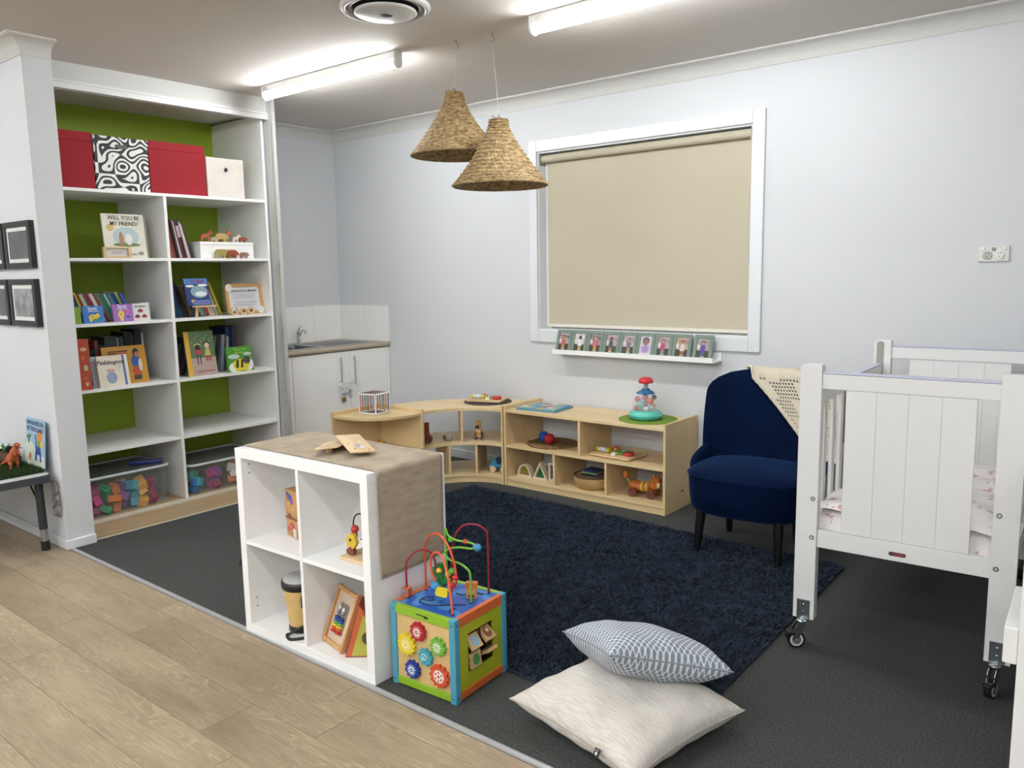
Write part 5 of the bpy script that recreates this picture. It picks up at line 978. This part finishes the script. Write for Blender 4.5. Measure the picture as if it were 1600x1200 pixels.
# ================================================================ CUSHIONS
def cushion(name, label, a, thick, mt, loc, rot, seed, seam=None, pinch=.09, sag=0):
    random.seed(seed); t = thing(name, label, 'cushion', loc, 0); t.rotation_euler = tuple(R(q) for q in rot)
    ph = [random.uniform(0, 6) for _ in range(6)]
    def pt(u, v, s_):
        u, v = 2*u-1, 2*v-1
        px = u*a*(1-pinch*(1-v*v)**1.0*abs(u)**1.5); py = v*a*(1-pinch*(1-u*u)*abs(v)**1.5)
        e = max(0, (1-abs(u)**2.6))*max(0, (1-abs(v)**2.6)); h_ = thick*e**.48
        wr = .004*math.sin(u*9+ph[0]+v*3)*math.sin(v*4+ph[1])+.003*math.sin(v*15+ph[2])*(abs(u)**3)+.003*math.sin(u*15+ph[3])*(abs(v)**3)
        return (px, py, s_*(h_+wr*min(1, e*5))-sag*(u*u+v*v)*.5)
    m = M(); m.grid(lambda u, v: pt(u, v, 1), 56, 56); m.grid(lambda u, v: pt(1-u, v, -1), 56, 56)
    ob('cover', m, mt, t, fix=True)
    pts = [pt(i/24, 0, 0) for i in range(24)]+[pt(1, i/24, 0) for i in range(24)]+[pt(1-i/24, 1, 0) for i in range(24)]+[pt(0, 1-i/24, 0) for i in range(24)]
    ob('seam', M().tube(pts, .0028, 5, closed=True), seam, t); return t
BEIGE = mat('slub_fabric', 'e0dcd5', .9, var=.3, vscale=55, c2='cbc4bb', stretch=(.35, 6, 1), det=4, bump=.4, bscale=120)
def dots(nt, rp):
    rp.color_ramp.elements[0].position = .50; rp.color_ramp.elements[1].position = .62
    tc = nt.nodes.new('ShaderNodeTexCoord'); sep = nt.nodes.new('ShaderNodeSeparateXYZ'); nt.links.new(tc.outputs['Object'], sep.inputs[0])
    def mth(op, a, b=None):
        n_ = nt.nodes.new('ShaderNodeMath'); n_.operation = op
        for i_, x_ in enumerate((a, b)):
            if x_ is None: continue
            if isinstance(x_, (int, float)): n_.inputs[i_].default_value = x_
            else: nt.links.new(x_, n_.inputs[i_])
        return n_.outputs[0]
    su = mth('MULTIPLY', sep.outputs[0], 2*math.pi/.021); sv = mth('MULTIPLY', sep.outputs[1], 2*math.pi/.021)
    p_ = mth('SINE', mth('ADD', su, sv)); q_ = mth('SINE', mth('SUBTRACT', su, sv))
    s_ = mth('ADD', p_, q_); return mth('ADD', mth('MULTIPLY', mth('ABSOLUTE', mth('MULTIPLY', p_, q_)), -.5), .75) if 0 else mth('SUBTRACT', .92, mth('MULTIPLY', mth('POWER', mth('ABSOLUTE', mth('MULTIPLY', mth('SINE', mth('MULTIPLY', mth('ADD', su, sv), .5)), mth('SINE', mth('MULTIPLY', mth('SUBTRACT', su, sv), .5)))), .6), .75))
GEO = mixmat('geometric_fabric', '7c8798', 'd2d6d6', dots, .9)
cushion('floor_cushion', 'beige slub floor cushion lying flat on the carpet in front of the rug', .262, .088, BEIGE, (4.372, -2.478, .078), (0, 2, -11), 7, seam=mat('cushion_seam', 'b4aca2', .9))
tgc = bpy.data.objects['floor_cushion']
m = M().box(-.010, -.0015, -.012, .010, .0015, .012); o = ob('brand_tag', m, [flat('16181c')], tgc, bev=.0005); o.location = (.12, -.258, .006); o.rotation_euler = (R(-30), 0, 0)
d_ = decal('tag_print', [(ell(0, -.002, .0045, .005), 0), (rect(-.006, .006, .006, .0075), 0)], [flat('d0d0d0')], o, y=-.0022)
cushion('floor_cushion', 'grey-blue and white geometric patterned cushion leaning on the beige one', .212, .082, GEO, (4.352, -2.335, .196), (0, 0, 0), 12, seam=mat('zip_seam', '8c949e', .8))
pc_ = [o for o in bpy.data.objects if o.name.startswith('floor_cushion')][-1]
pc_.rotation_mode = 'QUATERNION'
from mathutils import Quaternion
ax = Vector((.99, .14, 0)).normalized()
pc_.rotation_quaternion = Quaternion(ax, R(-21)) @ Quaternion((0, 0, 1), R(8+45))
# ================================================================ VELVET CHAIR
ch = thing('velvet_chair', 'dark navy velvet easy chair with black legs beside the white cot', 'chair', (4.035, -.655, 0), 4)
def sq(t_, ax_, ay_, n_=3.2):
    c_, s_ = math.cos(t_), math.sin(t_); return (math.copysign(abs(c_)**(2/n_), c_)*ax_, math.copysign(abs(s_)**(2/n_), s_)*ay_)
def solid(rings, n=56, nn=3.2):     # rings: (ax, ay, z, dy)
    m = M(); vs = []
    for ax_, ay_, z, dy in rings:
        for i in range(n):
            x, y = sq(2*math.pi*i/n, ax_, ay_, nn); vs.append((x, y+dy, z))
    k = len(rings); m.add(vs, [(j*n+i, j*n+(i+1) % n, (j+1)*n+(i+1) % n, (j+1)*n+i) for j in range(k-1) for i in range(n)], 0, True)
    m.add(vs, [tuple(reversed(range(n))), tuple(range((k-1)*n, k*n))]); return m
ob('seat', solid([(.24, .20, .212, 0), (.275, .235, .216, 0), (.292, .252, .24, 0), (.300, .26, .30, 0), (.304, .264, .37, 0), (.306, .266, .405, 0), (.300, .262, .418, 0), (.27, .235, .432, 0), (.21, .18, .445, 0), (.12, .10, .452, 0), (.02, .02, .454, 0)]), VELVET, ch)
ob('seat_piping', M().tube([sq(2*math.pi*i/64, .3075, .2675)+(.406,) for i in range(64)], .0045, 6, closed=True), VELVET, ch)
def back():
    m = M(); nu, nv = 40, 26
    def outline(z):      # half width of the back at height z (0..1)
        zz = z
        w_ = .315+.018*math.sin(zz*math.pi*.9)-.03*max(0, .35-zz)/.35
        if zz > .78: w_ = w_*max(0, 1-((zz-.78)/.225)**2.6)**.42
        return max(w_, .012)
    def P(u, v, s_):
        z = v; w_ = outline(z); uu = 2*u-1; x = uu*w_
        curve = -.11*(abs(x)/.335)**2.2; yb = .225+.10*z+curve
        e = (max(0, 1-abs(uu)**4)*max(0, 1-max(0, (z-.55)/.45)**4))**.5
        return (x, yb+s_*(.045*e+.012*(1-e)), .27+z*.635)
    m.grid(lambda u, v: P(u, v, -1), nu, nv); m.grid(lambda u, v: P(1-u, v, 1), nu, nv)
    m.add([P(i/nu, 1, -1) for i in range(nu+1)]+[P(i/nu, 1, 1) for i in range(nu+1)], [(i, i+1, nu+2+i, nu+1+i) for i in range(nu)], 0, True)
    for u in (0, 1): m.add([P(u, j/nv, -1) for j in range(nv+1)]+[P(u, j/nv, 1) for j in range(nv+1)], [(j, j+1, nv+2+j, nv+1+j) for j in range(nv)], 0, True)
    return m
ob('backrest', back(), VELVET, ch, fix=True)
for s_ in (-1, 1):
    m = M()
    def W(u, v, q, s_=s_):
        y = .20-.27*u; x = s_*(.285+.035*math.sin(u*math.pi*.8)); top = .515-.075*u-.03*u*u; z = .40+(top-.40)*v
        th = .024*(1-(2*v-1)**4*.5)*(1-u**5*.7); return (x+q*th*s_, y, z)
    m.grid(lambda u, v: W(u, v, 1), 16, 10); m.grid(lambda u, v: W(u, v, -1), 16, 10)
    for vv in (0, 1): m.add([W(i/16, vv, 1) for i in range(17)]+[W(i/16, vv, -1) for i in range(17)], [(i, i+1, 18+i, 17+i) for i in range(16)], 0, True)
    m.add([W(1, j/10, 1) for j in range(11)]+[W(1, j/10, -1) for j in range(11)], [(j, j+1, 12+j, 11+j) for j in range(10)], 0, True)
    ob('armrest', m, VELVET, ch, fix=True)
for x, y, dx, dy in ((-.195, -.205, -.012, -.03), (.195, -.205, .010, -.03), (-.185, .19, -.01, .02), (.165, .20, .0, .03)):
    m = M().cyl((x+dx, y+dy, .0), (x, y, .225), .0165, .026, 16); ob('leg', m, mat('black_leg', '0e0f11', .3), ch, bev=.001)
# crochet blanket over the back
bk = thing('crochet_blanket', 'cream crochet blanket with lace holes draped over the chair back', 'blanket', (4.035, -.655, 0), 4)
def edge_l(v):      # left boundary in chair-local x as the blanket comes down the front
    return -.150+.42*v**1.0
def ctop(x):
    q = min(abs(x), .265); return .27+.635*(.78+.225*(1-(q/.325)**2.38)**.385)+.006
def BL(u, v):       # v: 0 top centre .. 1 lower front ; negative side behind
    vv = v*1.25-.25
    if vv < 0: x = -.15+.53*u; y = .345+.055*(-vv/.25); z = ctop(x)-.35*(-vv/.25)
    else:
        x = edge_l(vv)+(.40-edge_l(vv))*u; z0_ = ctop(x); z = z0_-(.42-(.911-z0_))*vv
        zz = min(1, max(0, (z-.27)/.635)); curve = -.11*(abs(x)/.335)**2.2 if abs(x) < .345 else -.117-.3*(abs(x)-.345)
        y = .225+.10*zz+curve-.058
        w_ = .30 if z < .80 else .345*max(0, 1-max(0, (zz-.78)/.225)**2.6)**.42
        if vv < .12: y += (.12-vv)/.12*.075; z = z0_+.003*math.sin(vv*20)
    z += .004*math.sin(u*14+v*5); y -= .006*math.sin(u*11+v*3)**2+.004
    return (x, y, z)
def holes(i, j): return 3 < i < 54 and 8 < j < 58 and (i % 2 == 0) and (j % 2 == 0) and ((i//8+j//10) % 3 != 2)
m = M(); m.grid(BL, 56, 60, skip=holes); o = ob('crochet_mesh', m, mat('crochet_wool', 'd9d0ba', .95, bump=.5, bscale=260), bk); md = o.modifiers.new('s', 'SOLIDIFY'); md.thickness = .0045; md.offset = 1
ob('scalloped_edge', M().tube([tuple(Vector(BL(0+.004*math.sin(i*1.6), .2+.8*i/60))) for i in range(61)]+[tuple(Vector(BL(i/40, 1))+Vector((0, 0, -.004*math.sin(i*1.6)**2))) for i in range(1, 41)], .0065, 6), mat('crochet_wool', 'd9d0ba'), bk)
# ================================================================ COTS
FLOWER = mat('floral_sheet', 'e8e4e3', .85, var=.3, vscale=32, c2='d0a5a3', det=2); MATS['floral_sheet'].node_tree.nodes['Color Ramp'].color_ramp.elements[0].position = .36; MATS['floral_sheet'].node_tree.nodes['Color Ramp'].color_ramp.elements[1].position = .41
LAV = flat('c0c2d8', .35)
def cot(label, loc, rz, near=False, sheet_label=None):
    t = thing('cot', label, 'cot', loc, rz, 'white wooden cots'); W_, L_, PW, PD = .716, 1.215, .077, .042
    for (x, y) in ((0, 0), (W_-PW, 0), (0, L_-PD), (W_-PW, L_-PD)):
        left = x == 0; m = M(); P = [(0, .11), (PW, .11), (PW, 1.088), (0, 1.088)]
        P = [(0, .11), (PW, .11)]+([(PW, 1.088)]+[(.018-.018*math.sin(R(a)), 1.070+.018*math.cos(R(a))) for a in range(0, 91, 15)] if left else [(PW-.018+.018*math.cos(R(a)), 1.070+.018*math.sin(R(a))) for a in range(0, 91, 15)]+[(0, 1.088)])
        m.T = Matrix.Translation((x, y, 0)); m.prismy(P, 0, PD); p_ = ob('post', m, COTW, t, bev=.002)
        k = M(); yo = y if y == 0 else y+PD; sgn = -1 if y == 0 else 1; cx = x+PW*.5
        k.box(cx-.024, min(yo, yo+sgn*.003), .112, cx+.024, max(yo, yo+sgn*.003), .186)
        pl_ = ob('caster_plate', k, mat('zinc', '8c9498', .3, .8), p_, bev=.001)
        s2_ = M()
        for zz in (.165, .137): s2_.ball((cx, yo+sgn*.004, zz), .006, n=10, sc=(1, .5, 1))
        ob('rivet', s2_, CHROME, p_)
        ca = M(); ca.T = Matrix.Translation((cx-.004, yo+sgn*.016, 0)) @ Matrix.Rotation(R(215 if left else 255), 4, 'Z')
        ca.T = ca.T @ Matrix.Translation((-.004, 0, 0)) @ Matrix.Scale(1.0, 4); ca.lathe([(.016, .098), (.019, .103), (.019, .108), (.008, .112)], 16)
        for q in (-.013, .010): ca.prismy([(-.012, .100), (.018, .100), (.030, .078), (.036, .036), (.018, .026), (-.002, .07)], q, q+.003)
        ob('caster_fork', ca, CHROME, p_, bev=.0008)
        ca2 = M(); ca2.T = ca.T.copy(); ca2.cyl((.020, -.011, .0325), (.020, .011, .0325), .0325, n=28); ob('wheel', ca2, BLACK, p_, bev=.003)
        ca3 = M(); ca3.T = ca.T.copy(); ca3.cyl((.020, -.0122, .0325), (.020, .0122, .0325), .0245, n=22); ca3.cyl((.020, -.0125, .0325), (.020, .0125, .0325), .018, n=22, m=1); ca3.cyl((.020, -.0175, .0325), (.020, .0175, .0325), .005, n=10, m=1); ob('wheel_hub', ca3, [flat('d8d8d4', .35), flat('6c7074', .3)], p_)
        br = M(); br.T = ca.T.copy(); br.box(.028, -.018, .052, .058, .018, .066).box(.040, -.012, .040, .060, .012, .056); ob('brake_pedal', br, BLACK, p_, bev=.003)
        b_ = M(); z_ = (.585, .435) if left else (.62, .437)
        for zz in z_:
            b_.T = Matrix.Translation((x+(.060 if left else .018), yo, zz)) @ Matrix.Rotation(R(90), 4, 'X') ; b_.lathe([(.0085, -.002), (.0085, .0025), (.005, .003), (.0045, .001)], 14, cap=False)
        ob('bolt', b_, mat('bolt_zinc', '84888a', .4, .7), p_)
    for y in (.008, L_-.034):
        bx('top_rail', PW, y, 1.000, W_-PW, y+.026, 1.055, COTW, t, .002); bx('teething_strip', PW+.001, y-.002, 1.056, W_-PW-.001, y+.028, 1.063, LAV, t, .002)
        bx('bottom_rail', PW, y, .398, W_-PW, y+.026, .466, COTW, t, .002)
        xs = [PW+.083+.1035*i for i in range(5)]
        for i in range(4): ob('panel_board', M().box(xs[i]+.0002, y+.004, .467, xs[i+1]-.0002, y+.018, .999), COTW, t, bev=.0012)
    if near or True:
        m = M().prismy(rrect(-.028, -.007, .028, .007, .006), -.002, .0); o = ob('maker_badge', m, flat('4c3434', .4), t); o.location = (.355, .008, .424)
        m = M().prismy(rrect(-.018, -.003, .018, .003, .002), -.0025, -.001); o = ob('badge_panel', m, flat('a04440', .4), t); o.location = (.358, .008, .424)
    # long sides with bars
    for k, x in enumerate((.012, W_-.042)):
        dz = 0; xo = x
        y0, y1 = (PD+.004, L_-PD-.004)
        bx('side_top_rail', xo, y0, .925+dz, xo+.030, y1, .970+dz, COTW, t, .003); bx('side_teether', xo-.001, y0+.01, .9705+dz, xo+.031, y1-.01, .976+dz, LAV, t, .002)
        bx('side_bottom_rail', xo, y0, .41+dz, xo+.030, y1, .475+dz, COTW, t, .003)
        n_ = 9
        for i in range(n_):
            yy = y0+.055+(y1-y0-.11-.03)*i/(n_-1); bx('side_bar', xo+.008, yy, .475+dz, xo+.022, yy+.038, .925+dz, COTW, t, .002)
    if near: bx('side_stop', -.030, .004, .520, -.0005, .30, .608, COTW, t, .003)
    bx('mattress_base', .045, .04, .425, W_-.045, L_-.04, .440, COTW, t)
    m = M()
    ob('drop_slide', M().prismy(rrect(.014, .90, .044, 1.080, .012), L_-PD-.003, L_-PD), mat('slide_metal', '9c9a94', .45, .5), t)
    mo = thing('cot_mattress', sheet_label, 'mattress', loc, rz, 'floral cot mattresses')
    def MT(u, v):
        x = .047+u*(W_-.094); y = .042+v*(L_-.084); e = (1-(2*u-1)**12)*(1-(2*v-1)**12)
        return (x, y, .4415+.108*e**.5+.006*math.sin(x*22+y*9)*e+.005*math.sin(y*31+x*7)*e)
    m = M().grid(MT, 40, 60); m.box(.047, .042, .441, W_-.047, L_-.042, .4455); ob('fitted_sheet', m, FLOWER, mo)
    m = M(); m.grid(lambda u, v: (.052+u*(W_-.104), .048+v*.24, .535+.055*math.sin(math.pi*v)**.6*(1-(2*u-1)**8)+.008*math.sin(u*17+v*9)), 30, 14); ob('crumpled_cover', m, FLOWER, mo)
    return t
cot('white wooden cot on casters beside the navy chair, its end panel facing out', (4.581, -1.585, 0), 2.6, sheet_label='mattress in pink floral sheet in the whole visible cot')
cot('second white cot cut off by the right picture edge, block on its side', (5.402, -2.46, 0), 2.6, near=True, sheet_label='mattress in pink floral sheet in the cut-off cot')
# ================================================================ LOW TABLE ON THE LEFT, PICTURES
tb = thing('low_table', 'low white-topped folding table with dark grey edge against the left wall', 'table', (1.055, -2.848, 0))
ob('table_top', M().prism(rrect(-1.2, -.60, 0, 0, .03), .378, .416), mat('table_edge', '3c4146', .5), tb, bev=.008)
ob('top_skin', M().prism(rrect(-1.195, -.595, -.005, -.005, .028), .4165, .420), flat('d4d6d4', .4), tb, bev=.001)
for (x, y, dx) in ((-.075, -.045, .02), (-.075, -.555, .02), (-1.125, -.045, -.02), (-1.125, -.555, -.02)):
    l_ = ob('leg', M().cyl((x, y, .378), (x+dx*.7, y, .115), .021, n=16), mat('leg_grey', '2c3034', .4), tb)
    ob('metal_sleeve', M().cyl((x+dx*.7, y, .114), (x+dx*.9, y, .050), .0185, n=16), STEEL, l_); ob('rubber_foot', M().cyl((x+dx*.9, y, .05), (x+dx, y, .0), .0225, .022, n=16), BLACK, l_)
    ob('adjust_pin', M().cyl((x+dx*.6, y, .15), (x+dx*.6-.03, y-.012, .152), .004, n=8), BLACK, l_)
    ob('brace', M().cyl((x-.006, y, .24), (x-.15*(1 if dx > 0 else -1), y, .376), .005, n=8), BLACK, tb)
gm = thing('grass_mat', 'artificial grass mat on the low table', 'mat', (.985, -2.855, .4206))
ob('mat_backing', M().box(-.66, -.52, 0, 0, -.005, .006), flat('1c2c16', .9), gm)
rs = np.random.RandomState(8); N = 16000; X_ = -.66+.66*rs.rand(N); Y_ = -.52+.515*rs.rand(N); an = rs.rand(N)*6.28; hh = .018+.012*rs.rand(N); co = np.zeros((N, 3, 3))
for k, (s1, tt) in enumerate(((-1, 0), (1, 0), (0, 1))):
    co[:, k, 0] = X_+np.cos(an)*.0018*s1-np.sin(an)*.008*tt; co[:, k, 1] = np.minimum(Y_+np.sin(an)*.0018*s1+np.cos(an)*.008*tt, 0); co[:, k, 2] = .006+hh*tt
me = bpy.data.meshes.new('grass_blades'); me.from_pydata(co.reshape(-1, 3).tolist(), [], np.arange(N*3).reshape(-1, 3).tolist()); me.materials.append(mat('grass_green', '34501c', .8, var=.5, vscale=90, c2='1f3410'))
o = bpy.data.objects.new('grass_blades', me); C.objects.link(o); o.parent = gm; o['kind'] = 'stuff'
t = face('picture_book', 'light blue dinosaur picture book standing against the left wall', 'book', 0, 0, .265, .255, .006, '9cbcd0', lean=0, shapes=[(rect(0, 0, .265, .06), 0), (ell(.05, .06, .09, .07), 0), ([(.13, .03), (.14, .10), (.13, .17), (.145, .175), (.155, .11), (.205, .115), (.225, .03), (.205, .03), (.195, .065), (.16, .065), (.155, .03)], 1), (ell(.195, .165, .035, .04), 2), (ell(.185, .125, .022, .02), 3), (ell(.225, .125, .022, .018), 4), (ell(.06, .045, .018, .022), 5), (ell(.03, .15, .022, .010), 6), (ell(.04, .135, .008, .022), 6), (ell(.055, .158, .02, .008), 6)], cols=['d0dccc', '3458a0', 'd88434', '6c9c3c', 'd8c050', 'c87850', '3c7c50'])
t.location = (.737, -2.853, .4406); t.rotation_euler = (R(-5), 0, R(-2))
text('DINOSAURS ON\nKITTEN ISLAND', .034, .135, -.004, .215, flat('24386c'), t, bold=.0004)
# orange dinosaur and friends
dn = thing('toy_dinosaur', 'orange rubber dinosaur standing on the grass mat', 'toy animal', (.845, -2.955, .4406), 10)
def skin(parent, name, pts, edges, mt):
    me = bpy.data.meshes.new(name); me.from_pydata([p[:3] for p in pts], edges, []); o = bpy.data.objects.new(name, me); C.objects.link(o); o.parent = parent
    md = o.modifiers.new('skin', 'SKIN')
    for i, p in enumerate(pts): me.skin_vertices[0].data[i].radius = (p[3], p[3])
    me.skin_vertices[0].data[0].use_root = True; md.use_smooth_shade = True; s_ = o.modifiers.new('sub', 'SUBSURF'); s_.levels = 2; s_.render_levels = 2; me.materials.append(mt); return o
DM = mat('dino_orange', 'c06034', .5, bump=.4, bscale=120, var=.15, vscale=30)
skin(dn, 'body', [(-.005, 0, .062, .026), (-.04, 0, .048, .018), (-.08, 0, .026, .010), (-.125, 0, .010, .004), (.022, 0, .095, .020), (.035, 0, .125, .012), (.048, 0, .138, .014), (.072, 0, .132, .009), (-.002, -.018, .04, .013), (.012, -.02, .022, .007), (.0, -.02, .006, .006), (.018, -.02, .005, .006), (-.002, .018, .04, .013), (.008, .02, .022, .007), (-.004, .02, .006, .006), (.014, .02, .005, .006), (.045, -.012, .088, .005), (.056, -.014, .080, .004), (.045, .012, .088, .005), (.056, .014, .080, .004)],
     [(0, 1), (1, 2), (2, 3), (0, 4), (4, 5), (5, 6), (6, 7), (0, 8), (8, 9), (9, 10), (10, 11), (0, 12), (12, 13), (13, 14), (14, 15), (4, 16), (16, 17), (4, 18), (18, 19)], DM)
ob('eye', M().ball((.056, -.0125, .142), .003), BLACK, dn); ob('jaw', M().box(.05, -.008, .118, .078, .008, .122), flat('7c3420'), dn, bev=.001)
t = thing('log_planter', 'brown half log with green plastic leaves behind the orange dinosaur', 'toy', (.62, -2.905, .4406))
m = M(); m.T = Matrix.Rotation(R(90), 4, 'Y'); m.lathe([(.04, -.09), (.045, 0), (.04, .09)], 14); m.v = [(x, y, max(0, z+.02)) for x, y, z in m.v]; ob('log', m, mat('bark', '4c3424', .9, bump=.8, bscale=60), t)
for i in range(5):
    o = ob('leaf', M().prism([(0, 0), (.03, .012), (.07, 0), (.03, -.012)], 0, .0015), flat('4c7c34'), t); o.location = (-.05+.03*i, -.02, .055); o.rotation_euler = (0, R(-25-8*i), R(60*i))
m = M()
random.seed(9)
for i in range(26): a = random.uniform(0, 6.28); r_ = random.uniform(0, .045); m.ball((.055+r_*math.cos(a), r_*math.sin(a)*.5, .07+random.uniform(-.005, .02)), .010, n=6)
tag(ob('dark_moss', m, flat('1c1a14', .9), t), kind='stuff')
# scribbled foil bag on the wall under the table
m = M(); random.seed(11)
pts = [[random.uniform(-.004, .012) for _ in range(13)] for _ in range(17)]
m.grid(lambda u, v: (-.045+.09*u*(1-.35*abs(v-.4)), -.012-pts[min(16, int(v*16))][min(12, int(u*12))], -.10+.2*v), 12, 16)
o = ob('plastic_bag', m, mat('crinkled_bag', 'c4c4c2', .2, alpha=.45, var=.6, vscale=40, c2='707070')); o.location = (1.035, YP, .275); md = o.modifiers.new('s', 'SOLIDIFY'); md.thickness = .001; md.offset = -1
tag(o, 'crinkled grey plastic bag stuck to the wall below the low table', 'bag')
# framed pictures on the left wall
def frame(x0, x1, z0, z1, label, seed, kind=0):
    t = thing('framed_picture', label, 'picture frame', (x0, YP, z0), 0, 'black framed pictures on the left wall'); W_, H_ = x1-x0, z1-z0; fw = .030; d_ = .030
    BF = mat('black_frame', '26282a', .4)
    m = M(); m.box(0, -d_, 0, W_, 0, fw).box(0, -d_, H_-fw, W_, 0, H_).box(0, -d_, fw, fw, 0, H_-fw).box(W_-fw, -d_, fw, W_, 0, H_-fw); ob('moulding', m, BF, t, bev=.002)
    ob('mount', M().box(fw, -.022, fw, W_-fw, -.004, H_-fw), flat('d8d8d6', .6), t)
    pm = mat('grey_photo_%d' % seed, '5c5e60' if kind == 0 else '9c9ea0', .25, var=.4, vscale=(3 if kind == 0 else 14), c2='46484a' if kind == 0 else '6c6e70', coat=.3)
    ob('photo', M().box(fw+.020, -.0235, fw+.020, W_-fw-.02, -.0222, H_-fw-.02), pm, t)
frame(.715, 1.058, 1.508, 1.752, 'black framed dark grey photograph, upper right of the four on the left wall', 1)
frame(.715, 1.058, 1.203, 1.452, 'black framed light grey photograph, lower right of the four on the left wall', 2, 1)
frame(.345, .690, 1.508, 1.752, 'black framed photograph cut by the picture edge, upper left of the four', 3)
frame(.345, .690, 1.203, 1.452, 'black framed photograph cut by the picture edge, lower left of the four', 4)
